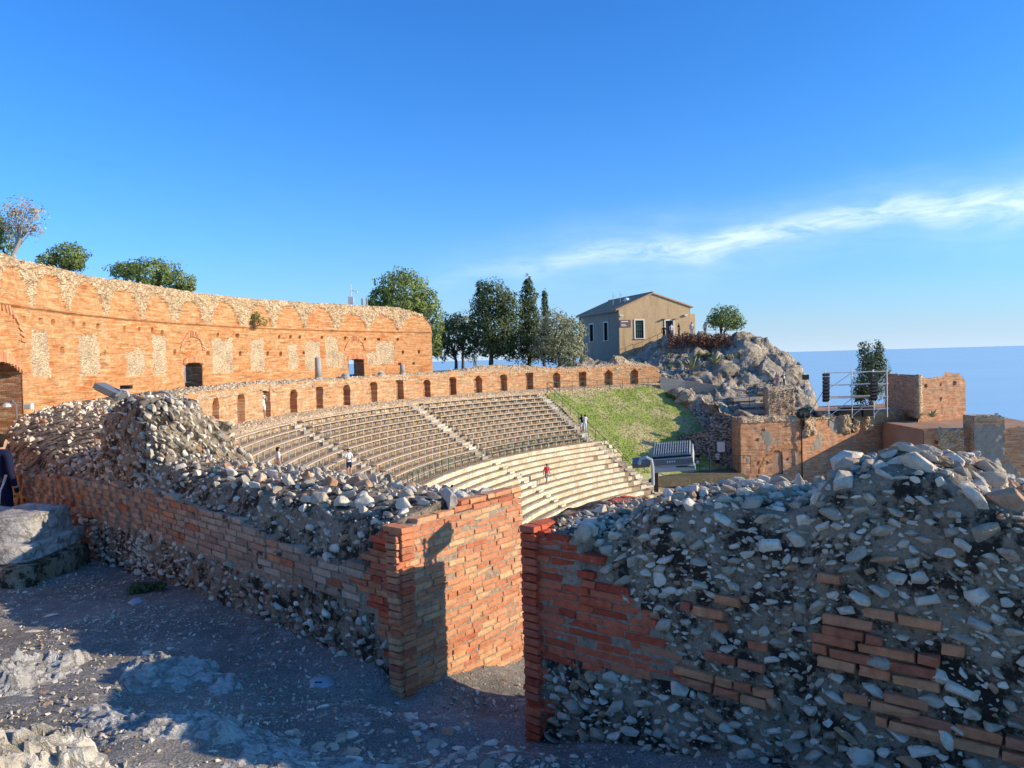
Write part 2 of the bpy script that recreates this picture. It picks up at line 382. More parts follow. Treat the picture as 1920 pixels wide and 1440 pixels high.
plain('lamp_grey', (.20, .205, .21), .5, .3, var=.06); plain('lamp_light', (.52, .52, .50), .5, .2, var=.06); plain('rust', (.16, .08, .05), .8, .2)
plain('sign_brown', (.13, .075, .06), .6); plain('sign_white', (.72, .72, .70), .6); plain('doorway_shade', (.012, .010, .009), 1); plain('old_wood', (.16, .11, .07), .85)  # near-black doorway recesses have their darkness painted in
plain('marble_grey', (.36, .33, .29), .8, sc=5, var=.3); plain('conduit_grey', (.45, .45, .44), .6); plain('dome_grey', (.34, .40, .43), .5, .3)
for nme, c in dict(cloth_white=(.72, .71, .70), cloth_black=(.014, .014, .017), cloth_navy=(.012, .016, .045), cloth_red=(.50, .03, .05), cloth_pink=(.62, .30, .30), cloth_khaki=(.35, .29, .2),
                   cloth_orange=(.60, .26, .06), cloth_grey=(.18, .18, .2), cloth_teal=(.08, .22, .22), skin=(.46, .27, .19), hair_dark=(.02, .014, .01), hair_grey=(.35, .33, .31), shoe_white=(.6, .6, .6)).items():
    plain(nme, c, .85, spec=.15, var=.06, sc=30)
M = MATS

# ---------------------------------------------------------------- theatre geometry
CX, CY = 32.1, 43.0                    # centre of the orchestra
R_IN, R_UP, RW = 48.2, 54.5, 49.6
def pol(th, r, z=0): return V((CX+r*cos(rad(th)), CY+r*sin(rad(th)), z))
TH_O, TH_A = 229.675, 228.245
RSC = 180/pi/RW

# stone and brick meshes shared by all pieces
def hull_mesh(name, n, seed, squash=(1, 1, 1), blocky=.0):
    r = random.Random(seed); bm = bmesh.new()
    for i in range(n):
        while True:
            p = V((r.uniform(-1, 1), r.uniform(-1, 1), r.uniform(-1, 1)))
            if .3 < p.length < 1: break
        p = p.normalized()*r.uniform(.82, 1.0)
        if blocky: p = V([max(-.72, min(.72, c)) for c in p])*1.15
        bm.verts.new((p.x*squash[0]*.5, p.y*squash[1]*.5, p.z*squash[2]*.5))
    res = bmesh.ops.convex_hull(bm, input=bm.verts)
    bmesh.ops.delete(bm, geom=[e for e in res['geom_interior'] if isinstance(e, bmesh.types.BMVert)], context='VERTS')
    if n > 10: bmesh.ops.dissolve_limit(bm, angle_limit=.22, verts=bm.verts, edges=bm.edges); bmesh.ops.bevel(bm, geom=bm.edges[:], offset=.035, segments=1, affect='EDGES', clamp_overlap=True)
    bmesh.ops.recalc_face_normals(bm, faces=bm.faces)
    me = bpy.data.meshes.new(name); bm.to_mesh(me); bm.free(); return me
STONES = [hull_mesh('stone', 17, 100+i, (1, .85+.2*(i % 2), .62+.09*(i % 4)), i % 3) for i in range(14)]
CHIPS = [hull_mesh('chip', 9, 300+i, (1, .8, .6)) for i in range(6)]
def brick_mesh(seed):
    r = random.Random(seed); bm = bmesh.new(); bmesh.ops.create_cube(bm, size=1)
    bmesh.ops.scale(bm, vec=(.27, .14, .046), verts=bm.verts)
    bmesh.ops.bevel(bm, geom=bm.edges[:], offset=.006, segments=1, affect='EDGES')
    for v in bm.verts: v.co += V((r.gauss(0, .004), r.gauss(0, .004), r.gauss(0, .0022)))
    me = bpy.data.meshes.new('brick'); bm.to_mesh(me); bm.free(); return me
BRICKS = [brick_mesh(i) for i in range(10)]
def pieces(parent, name, items, limit=300, restname=None):
    """items: (mesh, matrix, material); the largest in view become objects of their own, the rest one joined part"""
    def rank(it):
        c = it[1].translation; s = max(it[1].to_scale())*max(it[0].vertices[0].co.length, .05)
        return (0 if infr(c, 20) else -1e3)+s/max(.5, c.length)
    items = sorted(items, key=rank, reverse=True); cache = {}
    for me, M4, ma in items[:limit]:
        k = (me.name, ma.name)
        if k not in cache:
            m2 = me.copy(); m2.materials.clear(); m2.materials.append(ma); cache[k] = m2
        o = bpy.data.objects.new(name, cache[k]); o.matrix_world = M4; col.objects.link(o); o.parent = parent
    byma = {}
    for me, M4, ma in items[limit:]: byma.setdefault(ma.name, (ma, MB()))[1].mesh(me, M4)
    for ma, mb in byma.values(): tag(mb.build(restname or name, ma, parent), kind='stuff')
def stuff(parent, name, items):
    byma = {}
    for me, M4, ma in items: byma.setdefault(ma.name, (ma, MB()))[1].mesh(me, M4)
    for ma, mb in byma.values(): tag(mb.build(name, ma, parent), kind='stuff')
def frame(pos, t, n, sx=1, sy=1, sz=1, rnd=0.0):
    """matrix with local x along t, local y along n (outward), z the rest"""
    t = t.normalized(); n = (n-t*n.dot(t)).normalized(); b = t.cross(n); b = b if b.z >= 0 else -b
    R3 = Matrix((t, n, b)).transposed()
    if rnd: R3 = R3 @ Euler((rng.gauss(0, rnd), rng.gauss(0, rnd), rng.gauss(0, rnd))).to_matrix()
    return Matrix.Translation(pos) @ R3.to_4x4() @ Matrix.Diagonal((sx, sy, sz, 1))

class Loft:
    """a rubble wall core: section(s) gives (depth, z) points from its foot over the top to its back"""
    def __init__(self, place, section, s0, s1, ds, nq, amp, freq=3.0, sgn=1):
        self.sgn = sgn
        self.rows = []; n = int((s1-s0)/ds)+1
        for i in range(n):
            s = s0+(s1-s0)*i/(n-1); sec = section(s)
            ln = [0]
            for a, b in zip(sec, sec[1:]): ln.append(ln[-1]+hypot(b[0]-a[0], b[1]-a[1]))
            row = []
            for j in range(nq):
                L = ln[-1]*j/(nq-1); k = 0
                while k < len(ln)-2 and ln[k+1] < L: k += 1
                t = (L-ln[k])/max(1e-6, ln[k+1]-ln[k]); a, b = sec[k], sec[k+1]
                row.append((s, lerp(a[0], b[0], t), lerp(a[1], b[1], t)))
            self.rows.append(row)
        self.place = place; self.nq = nq
        self.P = [[place(*q) for q in row] for row in self.rows]
        Q = []
        for i, row in enumerate(self.P):
            qr = []
            for j, p in enumerate(row):
                nn = self.normal(i, j); a = amp(self.rows[i][j]) if callable(amp) else amp
                d = fbm(p*freq, 3)*a + abs(fbm(p*freq*2.7+V((9, 3, 1)), 2))*a*.6
                qr.append(p+nn*d)
            Q.append(qr)
        self.P = Q
    def normal(self, i, j):
        P = self.P; a = P[min(i+1, len(P)-1)][j]-P[max(i-1, 0)][j]; b = P[i][min(j+1, self.nq-1)]-P[i][max(j-1, 0)]
        n = a.cross(b); return n.normalized()*self.sgn if n.length > 1e-9 else V((0, 0, 1))
    def build(self, name, mat, parent, bed=None, bedmat=None):
        flip = self.sgn < 0
        n, q = len(self.P), self.nq; vs = [p for r in self.P for p in r]
        fs = [(i*q+j, (i+1)*q+j, (i+1)*q+j+1, i*q+j+1) for i in range(n-1) for j in range(q-1)]
        fs += [tuple(range(q)), tuple((n-1)*q+j for j in range(q))[::-1]]
        if flip: fs = [f[::-1] for f in fs]
        if bed:
            kb_ = [f for f in fs if len(f) == 4 and bed(*self.rows[f[0]//q][f[0] % q])]; st_ = set(kb_); fs = [f for f in fs if f not in st_]
            ids = sorted({i for f in kb_ for i in f}); mp = {a: b for b, a in enumerate(ids)}
            meshobj('brick_bedding', [vs[i] for i in ids], [tuple(mp[i] for i in f) for f in kb_], bedmat, parent, True)
        return meshobj(name, vs, fs, mat, parent, True)
    def scatter(self, count, size, irange=(0, 1), region=None, mind=.8, tries=12, lib=None, mats=None, flat=1.0, sink=.12):
        """stones set into the surface: size(s, d, z) -> diameter or 0"""
        out = []; grid = {}; cell = .25
        for _ in range(count*tries):
            if len(out) >= count: break
            i = int(lerp(irange[0], irange[1], rng.random())*(len(self.P)-1.001)); j = rng.randrange(self.nq-1); u, v = rng.random(), rng.random()
            q = [lerp(lerp(self.rows[i][j][k], self.rows[i+1][j][k], u), lerp(self.rows[i][j+1][k], self.rows[i+1][j+1][k], u), v) for k in range(3)]
            dm = size(*q)
            if dm <= 0: continue
            p = self.P[i][j].lerp(self.P[i+1][j], u).lerp(self.P[i][j+1].lerp(self.P[i+1][j+1], u), v)
            n = self.normal(i, j)
            if not infr(p, 120): continue
            if n.dot(p) > .35*p.length: continue
            key = tuple(int(c//cell) for c in p); bad = False
            for a in (-1, 0, 1):
                for b in (-1, 0, 1):
                    for c in (-1, 0, 1):
                        for (pp, d2) in grid.get((key[0]+a, key[1]+b, key[2]+c), ()):
                            if (pp-p).length < (dm+d2)*.5*mind: bad = True; break
            if bad: continue
            grid.setdefault(key, []).append((p, dm))
            t = (self.P[i+1][j]-self.P[i][j]); me = rng.choice(lib or STONES)
            k = rng.uniform(.85, 1.3)
            out.append((me, frame(p-n*dm*sink, t, n, dm*k, dm*rng.uniform(.7, 1), dm/k*rng.uniform(.75, 1.15)*flat, .28), rng.choice(mats)))
        return out

# ---------------------------------------------------------------- corridor ground
GCP = [(-.9, 6.0, -2.72), (.0, 5.3, -2.62), (-.2, 6.1, -2.86), (.4, 6.9, -2.95), (-1.2, 6.3, -2.48), (-2.0, 7.0, -2.5), (-3.0, 8.0, -2.5), (-5.1, 10.2, -2.62), (-8, 13.5, -2.75), (-10.5, 18, -3.0), (-14, 26, -3.2),
       (1.3, 4.1, -2.28), (2.2, 3.4, -2.05), (3.5, 2.5, -1.9), (.6, 4.4, -2.42), (0, 4.2, -2.32), (-.5, 5.1, -2.5), (-1.2, 5.0, -2.4), (-1.6, 4.0, -2.22), (-2.6, 5.5, -2.42), (-3.4, 7.0, -2.46), (-5, 8, -2.56), (-2.4, 4.2, -2.16),
       (-3.2, 5.0, -2.34), (-4.5, 6.2, -2.46), (-6, 7, -2.52), (-1.5, 3.0, -1.8), (-2.5, 3.0, -1.6), (0, 2.5, -1.85), (1.5, 1.5, -1.7), (0, 0, -1.62), (-3, 0, -1.5), (-8, 3, -1.8), (-10, 8, -2.3), (-13, 14, -2.7), (3, -3, -1.6), (-8, -4, -1.4)]
def gz(x, y):
    sw = sz = 0
    for a, b, c in GCP:
        w_ = 1/((x-a)**2+(y-b)**2+.04)**1.6; sw += w_; sz += w_*c
    return sz/sw
def ground_at(x, y): return gz(x, y)+.035*fbm((x*1.3, y*1.3, 4), 4)+.012*fbm((x*7, y*7, 1), 3)
def corridor():
    vs, fs, idx = [], [], {}
    xs = []; x = -26.0
    while x < 7: xs.append(x); x += .07 if -5.2 < x < 3 else .3
    ys = []; y = -6.0
    while y < 34: ys.append(y); y += .07 if 2.2 < y < 9.5 else .3
    for i, x in enumerate(xs):
        for j, y in enumerate(ys):
            r = hypot(x-CX, y-CY)
            if r < 46.6 or r > 57: continue
            idx[i, j] = len(vs); vs.append(V((x, y, ground_at(x, y))))
    for (i, j) in idx:
        if (i+1, j) in idx and (i, j+1) in idx and (i+1, j+1) in idx: fs.append((idx[i, j], idx[i+1, j], idx[i+1, j+1], idx[i, j+1]))
    o = meshobj('corridor_ground', vs, fs, M['gravel_earth'], None, True); tag(o, 'trodden grey gravel floor of the corridor behind the ruined walls', 'ground', kind='structure')
    return o
gr = corridor()
# loose gravel nobody could count
items = []
for _ in range(26000):
    y = rng.uniform(2.6, 10.5)**1; x = rng.uniform(-.75*y, min(.62*y, 2.6))
    if hypot(x-CX, y-CY) < 49.5 and not (-1.0 < x < .3 and 5 < y < 7.2): continue
    if rng.random() > .3+.7*max(0, min(1, .5+1.6*fbm((x*.9, y*.9, 0), 3))): continue
    sz = rng.choice((.01, .012, .015, .018, .022, .03, .045))*rng.uniform(.7, 1.3)
    items.append((rng.choice(CHIPS), Matrix.Translation((x, y, ground_at(x, y)+sz*.12)) @ Euler((rng.random(), rng.random(), rng.random()*6)).to_matrix().to_4x4() @ Matrix.Diagonal((sz*1.3, sz, sz*.8, 1)), M['limestone_warm' if rng.random() < .3 else 'limestone']))
stuff(gr, 'gravel', items)
# flat stones lying in the floor
items = []
for _ in range(230):
    px_, py_ = rng.choice(((rng.uniform(380, 1150), rng.uniform(1290, 1440)), (rng.uniform(0, 420), rng.uniform(1080, 1300)), (rng.uniform(560, 900), rng.uniform(1240, 1440))))
    p = ptz(px_, py_, -2.25)
    if hypot(p.x-CX, p.y-CY) < 49.75: continue
    sz = rng.uniform(.05, .15)*rng.choice((.5, .8, 1)); items.append((rng.choice(STONES), Matrix.Translation((p.x, p.y, ground_at(p.x, p.y)-sz*.06)) @ Euler((rng.gauss(0, .1), rng.gauss(0, .1), rng.random()*6)).to_matrix().to_4x4() @ Matrix.Diagonal((sz*1.4, sz, sz*.42, 1)), M['limestone']))
pieces(gr, 'flat_stone', items, 230)

def outcrop(name, label, c, sx, sy, h, rz, mat, seed, freq=1.6, res=120, thr=.0):
    vs, fs = [], []; cr, sr = cos(rz), sin(rz)
    for i in range(res+1):
        for j in range(res+1):
            u, v = 2*i/res-1, 2*j/res-1; x = c[0]+u*sx*cr-v*sy*sr; y = c[1]+u*sx*sr+v*sy*cr
            e = 1-(u*u+v*v); n = fbm((x*freq+seed, y*freq, seed), 5); rg = 1-abs(fbm((x*freq*2.1, y*freq*2.1, seed+5), 4))*2
            k = max(-1, min(1, e*1.1+n*.9-.35-thr)); st = k*h+max(0, k)*h*.35*rg
            st += h*.10*fbm((x*17, y*17, seed), 3)+h*.25*max(0, k)*abs(fbm((x*6, y*6, seed+2), 3))
            hb_ = h*(.18+.10*noise.cell(V((x*3.1+seed, y*3.1, 0)))); st = st*.4+.6*(math.floor(st/hb_+.5)*hb_)            # stepped beds of stone
            vs.append(V((x, y, gz(x, y)+st-.03)))
    for i in range(res):
        for j in range(res): q = i*(res+1)+j; fs.append((q, q+res+1, q+res+2, q+1))
    o = meshobj(name, vs, fs, mat, None, False); return tag(o, label, 'rock')
def gp(x, y, z): p = ptz(x, y, z); return (p.x, p.y)
outcrop('bedrock_outcrop', 'pale jagged bedrock breaking through the gravel, nearest the upper left wall', gp(330, 1235, -2.3), .75, .42, .13, -.5, M['bedrock'], 3, 2.2)
outcrop('bedrock_outcrop', 'broad low slab of pale bedrock across the middle of the gravel floor', gp(345, 1325, -2.15), 1.1, .5, .11, -.35, M['bedrock'], 8, 2.0)
outcrop('bedrock_outcrop', 'heap of grey rocks at the left edge of the gravel floor', gp(45, 1215, -2.2), .7, .5, .17, .2, M['bedrock'], 13, 2.4)
outcrop('bedrock_outcrop', 'thin flat bedrock in the gravel at the bottom centre', gp(620, 1400, -2.15), .8, .35, .07, -.3, M['bedrock'], 21, 2.4)
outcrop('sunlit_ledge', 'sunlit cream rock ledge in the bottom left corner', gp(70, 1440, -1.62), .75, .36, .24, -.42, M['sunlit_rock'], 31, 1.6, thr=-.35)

# ---------------------------------------------------------------- right ruined wall
wr = empty('ruined_wall', pol(TH_O+2*RSC, RW-.6, -2.4), 'rubble wall with deep red brick corner filling the right foreground', 'wall')
wr.location = (0, 0, 0)
def placeR(s, d, z): return pol(TH_O+s*RSC, RW-d, z)
topR = [(0, -1.16), (.35, -1.16), (.55, -1.12), (.8, -.98), (1.0, -.88), (1.35, -.82), (1.8, -.83), (1.93, -.76), (2.0, -.64), (2.3, -.58), (2.6, -.58), (2.75, -.70), (3.0, -.76), (3.6, -.72), (4.6, -.8)]
def secR(s):
    t = interp(s, topR); b = interp(s, [(0, .55), (1, .35), (2, .3), (4, .3)]); k = .06*fbm((s*2, 0, 5), 2)
    if s < .5: return [(.05, -3.2), (.05, t-.02), (.3, t+.01), (.7, t+.03), (1.28, t+.02), (1.32, -3.6)]
    return [(.05, -3.2), (.05, t-.55), (.09+k, t-.25), (b*.5+k, t-.06), (b+.1, t+.0+k), (.85, t-.03), (1.45, t-.16), (1.55, t-.6), (1.55, -3.6)]
def brickR(s, z):                      # True where the brick facing survives
    if z > -1.18: return False
    e = interp(z, [(-2.6, .14), (-2.02, .16), (-2.0, .95), (-1.93, 1.35), (-1.85, 1.28), (-1.6, .95), (-1.45, .72), (-1.38, .60), (-1.3, .53), (-1.16, .50)])
    return s < e+.05*fbm((z*9, 1, 0), 1)
lr = Loft(placeR, secR, 0, 4.8, .03, 90, lambda q: .005 if q[1] < .2 and q[2] < -1.1 and (q[0] < .14 or brickR(q[0], q[2])) else .026, 5)
lr.build('rubble_core', M['mortar_dark'], wr, lambda s, d, z: d < .1 and (s < .13 or brickR(s, z)), M['mortar_brick'])
bricks = []
def lay(place, tang, zlo, zhi, pitch, s0, s1, region, mat, Lm=.24, proud=.0, z_of=None, miss=.0, depth=1.0, hz=.79, gap=.014):
    z = zlo; row = 0
    while z < zhi:
        s = s0-rng.random()*Lm
        while s < s1:
            L = Lm*rng.choice((.55, .8, 1, 1, 1.15, 1.35)); sc = s+L/2; zz = z+(z_of(sc) if z_of else 0)
            a, b = max(s, s0), min(s+L, s1)
            if b-a > .05 and region((a+b)/2, zz) and rng.random() > miss:
                m_ = (a+b)/2; p = place(m_, rng.gauss(.108, .0035)-proud, zz+rng.gauss(0, .0025)); t, n = tang(m_)
                bricks.append((rng.choice(BRICKS), frame(p, t, n, (b-a-gap)/.27, .9*depth, pitch*hz/.046, .007), mat(m_, zz) if callable(mat) else mat))
            s += L
        z += pitch; row += 1
def tangR(s): th = rad(TH_O+s*RSC); return V((-sin(th), cos(th), 0)), V((cos(th), sin(th), 0))
lay(placeR, tangR, -2.66, -1.17, .0545, 0, 1.5, brickR, lambda s, z: M['brick_worn'] if s > .85 and rng.random() < .5 else M['brick_red'], .25, hz=.86, gap=.009)
# brick quoins of the passage end of this wall
thE = rad(TH_O)
def placeE(s, d, z): return pol(TH_O, RW-s, z)+V((-sin(thE), cos(thE), 0))*(d-.02)
def tangE(s): return V((-cos(thE), -sin(thE), 0)), V((sin(thE), -cos(thE), 0))
lay(placeE, tangE, -2.9, -1.14, .0545, 0, 1.32, lambda s, z: z < -1.17 or s > .0, M['brick_red'], .22)
# loose courses of brick surviving further right
for (sa, sb, z0, n_) in [(1.15, 1.75, -1.93, 2), (1.35, 1.7, -1.74, 1), (1.2, 1.5, -1.55, 2), (1.38, 1.62, -1.4, 1), (1.95, 2.55, -1.62, 3), (2.1, 2.5, -1.78, 2), (2.0, 2.3, -1.45, 2), (2.2, 2.6, -1.38, 2), (2.25, 3.2, -1.86, 2), (2.5, 2.7, -1.42, 1), (1.98, 2.1, -1.18, 1), (1.6, 1.72, -1.62, 1)]:
    lay(placeR, tangR, z0, z0+n_*.062-.01, .062, sa, sb, lambda s, z: True, M['brick_worn'], .2, .025, lambda s: -.02*(s-2), .12, 1.1)
def occR(p, r=.05): return any((b_[1].translation-p).length < r for b_ in bricks)
BR = list(bricks)
def sizeR(s, d, z):
    if d < .3 and brickR(s, z): return 0
    if s < .14: return 0
    t = interp(s, topR)
    if z > t-.22 or d > .25: return rng.choice((.07, .1, .13, .17, .22)) if s > 1.9 else rng.choice((.05, .07, .1, .13, .16))
    if z < -1.95+.05*s: return rng.choice((.07, .09, .12, .14, .17))
    return rng.choice((.05, .06, .08, .1, .13, .16))
st = lr.scatter(2200, lambda s, d, z: sizeR(s, d, z)*.88, mind=.66, mats=[M['limestone'], M['limestone'], M['limestone'], M['limestone_warm']], sink=.05, flat=.9, tries=18)
def clear(items, bl, rmin=.075):
    keep = []
    for it in items:
        p = it[1].translation
        if not any(abs(b_.z-p.z) < .05 and (b_-p).length < rmin+.04 for b_ in bl): keep.append(it)
    return keep
bl = [b_[1].translation for b_ in BR if True]
st = clear(st, bl, .06)
pieces(wr, 'stone', st, 300)
ch = lr.scatter(2600, lambda s, d, z: 0 if (d < .3 and brickR(s, z)) or s < .15 else rng.choice((.018, .025, .035, .045)), mind=.9, mats=[M['limestone']], lib=CHIPS, sink=-.1)
stuff(wr, 'stone_chips', ch)
pieces(wr, 'brick', bricks, 300); bricks = []

# ---------------------------------------------------------------- left ruined wall with the passage jamb
wl = empty('ruined_wall', (0, 0, 0), 'long curving rubble wall with a tan brick band and a sunlit red brick passage jamb', 'wall')
def routL(s): return interp(s, [(0, 49.6), (5, 49.75), (7, 50.05), (10, 50.55), (14, 50.95), (20, 51.0), (34, 50.2)])
def placeL(s, d, z): return pol(TH_A-s*RSC, routL(s)-d, z)
# key sections: s, brick-band top, front crest (depth, z), back crest (depth, z), back foot
KEY = [(0, -1.32, .05, -1.33, .9, -1.22, 1.6, -1.28), (.45, -1.72, .2, -1.36, .7, -1.24, 1.6, -1.32), (1.4, -1.74, .26, -1.36, .75, -1.22, 1.65, -1.37), (2.7, -1.56, .28, -1.32, .75, -1.22, 1.7, -1.38), (4.1, -1.52, .28, -1.28, .75, -1.23, 1.75, -1.38), (4.95, -1.52, .3, -1.22, .7, -1.18, 1.5, -1.36),
       (5.25, -1.52, .28, -.66, .55, -.52, .95, -.62), (5.55, -1.53, .26, -.48, .55, -.38, 1.0, -.46), (6.3, -1.54, .26, -.50, .6, -.38, 1.1, -.44), (6.65, -1.55, .28, -.70, .6, -.55, 1.3, -.6), (6.85, -1.56, .3, -1.34, 1.1, -1.12, 2.2, -.92), (8.8, -1.6, .3, -1.34, 1.2, -1.10, 2.4, -.88), (11, -1.66, .4, -1.32, 1.3, -1.06, 2.6, -.86), (16, -1.7, .6, -1.2, 1.5, -1.0, 2.5, -1.0), (34, -1.7, .7, -1.2, 1.5, -1.1, 2.0, -1.2)]
def keyL(s):
    if s <= KEY[0][0]: return KEY[0]
    for a, b in zip(KEY, KEY[1:]):
        if s <= b[0]: t = (s-a[0])/(b[0]-a[0]); return [lerp(x, y, t) for x, y in zip(a, b)]
    return KEY[-1]
def secL(s):
    _, zb, d1_, z1, d2_, z2, d3, z3 = keyL(s)
    z1 += .04*fbm((s*1.7, 3, 0), 2); z2 += .05*fbm((s*1.3, 7, 0), 2)
    return [(.06, -3.3), (.06, -2.02), (.06, zb), (.06+d1_*.3, zb+.02), (d1_, z1), ((d1_+d2_)/2, (z1+z2)/2+.03), (d2_, z2), (d3, z3), (d3+.05, -4.2)]
def quoinL(s, z): return s < interp(z, [(-3, .26), (-2.4, .18), (-2.05, .42), (-1.9, .55), (-1.8, .6), (-1.62, .45), (-1.48, .32), (-1.38, .3)])+.05*fbm((z*8, 4, 0), 1)
def bandL(s, z): return .4 < s and -2.03 < z < keyL(s)[1]+.01+.04*fbm((s*3, 2, 0), 1) and not quoinL(s, z)
ll = Loft(placeL, secL, .16, 34, .06, 100, lambda q: .005 if q[1] < .2 and (bandL(q[0], q[2]) or quoinL(q[0], q[2])) else .032, 4, -1)
ll.build('rubble_core', M['mortar_dark'], wl, lambda s, d, z: d < .1 and (bandL(s, z) or quoinL(s, z)), M['mortar_brick'])
def tangL(s): th = rad(TH_A-s*RSC); return V((sin(th), -cos(th), 0)), V((cos(th), sin(th), 0))
lay(placeL, tangL, -2.82, -1.32, .0545, 0, .75, quoinL, lambda s, z: M['brick_red'] if s > .12 and rng.random() < .6 else M['brick_worn'], .23, hz=.86, gap=.009)
lay(placeL, tangL, -1.985, -1.45, .068, .3, 8, bandL, lambda s, z: M['brick_worn'] if rng.random() < .12 else M['brick_tan'], .27)
lay(placeL, tangL, -1.985, -1.5, .068, 8, 14, bandL, M['brick_tan'], .34)
# the passage jamb
thJ = rad(TH_A-.0)
jd = V((.615, .788, 0)); jn = V((.788, -.615, 0)); JA = pol(TH_A, RW)
def placeJ(s, d, z): return JA+jd*s-jn*(d-.015)+V((0, 0, z))
lay(placeJ, lambda s: (jd, jn), -3.0, -1.22, .0545, 0, 1.66, lambda s, z: z < -1.33+.10*s+.02*fbm((s*6, 0, 0), 1), lambda s, z: M['brick_orange'] if rng.random() < .84 else M['brick_worn'], .21)
mb = MB(); 
mb.prism([tuple((JA+jd*a-jn*b)[:2]) for a, b in ((.12, .035), (1.6, .035), (1.6, .22), (.12, .22))][::-1], -3.3, -1.33)
mb.build('jamb_core', M['mortar_brick'], wl)
mbE = MB().prism([tuple((pol(TH_O, RW-a)+V((-sin(thE), cos(thE), 0))*b)[:2]) for a, b in ((.06, .04), (1.28, .04), (1.28, .3), (.06, .3))], -3.3, -1.2); mbE.build('quoin_core', M['mortar_brick'], wr)
BL = [b_[1].translation for b_ in bricks if b_[1].translation.length < 14]
def sizeL(s, d, z):
    if d < .2 and (bandL(s, z) or quoinL(s, z)): return 0
    far = 1+max(0, s-4)*.03
    if z < -2.0: return rng.choice((.08, .1, .12, .14))*far
    if s < 4.6 and d > .3: return rng.choice((.07, .1, .14, .18, .24, .28))*far
    return rng.choice((.06, .08, .1, .13, .15))*far
LM = [M['limestone'], M['limestone'], M['limestone_warm']]
st = ll.scatter(2300, lambda s, d, z: sizeL(s, d, z)*.88, (0, .25), mind=.66, mats=LM, sink=.05, flat=.85, tries=18)
st += ll.scatter(1100, sizeL, (.25, .7), mind=.74, mats=LM, sink=.0, flat=.85, tries=12)
st += ll.scatter(260, sizeL, (.1385, .156), mind=.74, mats=[M['limestone_warm']], sink=.0, flat=.85, tries=16)+ll.scatter(160, sizeL, (.186, .20), mind=.74, mats=LM, sink=.0, flat=.85, tries=16)
st = clear(st, BL, .05)
pieces(wl, 'stone', st, 300)
ch = ll.scatter(2200, lambda s, d, z: 0 if s > 9 or (d < .2 and (bandL(s, z) or quoinL(s, z))) else rng.choice((.02, .03, .045, .06)), (0, .27), mind=.8, mats=[M['limestone']], lib=CHIPS, sink=-.1)
stuff(wl, 'stone_chips', ch)
pieces(wl, 'brick', bricks, 300); bricks = []


# ---------------------------------------------------------------- grid walls
def gridwall(parent, place, u0, u1, z0, z1, du, dz, fn, names, scale=1.0):
    """fn(u, z) -> (depth, part key) or None for an opening; one mesh per part key; names: key -> (name, material)"""
    nu, nz = int((u1-u0)/du), int((z1-z0)/dz); us = [u0+(u1-u0)*i/nu for i in range(nu+1)]; zs = [z0+(z1-z0)*j/nz for j in range(nz+1)]
    dep = {}; parts = {}
    for i in range(nu):
        for j in range(nz):
            r = fn((us[i]+us[i+1])/2, (zs[j]+zs[j+1])/2)
            if r is not None: parts.setdefault(r[1], []).append((i, j))
    def D(i, j):
        if (i, j) not in dep:
            r = fn(us[i], zs[j]); dep[i, j] = r[0] if r is not None else 0
        return dep[i, j]
    objs = {}
    def groups(cells):                 # separate patches become separate parts
        left = set(cells)
        while left:
            todo = [left.pop()]; grp = []
            while todo:
                c = todo.pop(); grp.append(c)
                for a in (-1, 0, 1):
                    for b in (-1, 0, 1):
                        q = (c[0]+a, c[1]+b)
                        if q in left: left.remove(q); todo.append(q)
            if len(grp) > 3: yield grp
    allp = []
    for key, cells in parts.items(): allp += [(key, gq) for gq in groups(cells)] if key == 'plas' else [(key, cells)]
    for key, cells in allp:
        idx, vs, fs, uvs = {}, [], [], []
        def vid(i, j):
            if (i, j) not in idx: idx[i, j] = len(vs); vs.append(place(us[i], D(i, j), zs[j])); uvs.append((us[i]*scale, zs[j]))
            return idx[i, j]
        for i, j in cells: fs.append((vid(i, j), vid(i+1, j), vid(i+1, j+1), vid(i, j+1)))
        nm, mt = names(key); objs[key] = meshobj(nm, vs, fs, mt, parent, False, uvs)
    return objs
def arch_hole(u, z, a, b, zt, rise):
    if not a < u < b: return False
    t = 2*(u-a)/(b-a)-1
    return z < zt-rise*t*t

# ---------------------------------------------------------------- tall upper wall
uw = empty('brick_wall', (0, 0, 0), 'tall curved orange brick wall with rubble panels and arched doorways, upper left', 'wall')
KU = 180/pi/R_UP                       # degrees per metre; u runs along the wall from its left end
TH_L = 222.0
def u_of(th): return (TH_L-th)/KU
def placeU(u, d, z): return pol(TH_L-u*KU, R_UP+d, z)
utop = [(u_of(t), z) for t, z in [(222, 4.9), (196, 4.95), (191, 5.0), (189, 4.94), (185.7, 5.03), (181.5, 4.94), (178.2, 5.11), (173.9, 5.12), (170, 5.04), (161.9, 5.13), (156.2, 5.2), (150.4, 5.29), (142.8, 5.3), (141, 5.1), (139.0, 4.7), (138.1, 4.1), (137.6, 3.5)]]
LUN = [(221, 217.5, 4.7), (217, 213.5, 4.7), (213, 209.5, 4.6), (209, 205, 4.7), (204.6, 200.8, 4.7), (200.4, 196.6, 4.6), (196.2, 192.0, 4.7), (191.7, 188.54, 4.69), (188.0, 184.66, 4.59), (184.21, 180.53, 4.67), (180.11, 176.45, 4.49), (175.95, 172.66, 4.55), (172.01, 168.73, 4.51), (167.86, 164.33, 4.67), (163.09, 160.01, 4.65), (159.45, 155.72, 4.77), (155.43, 151.48, 4.83), (150.81, 147.0, 4.52), (146.62, 142.45, 4.51), (142.22, 137.2, 4.6)]
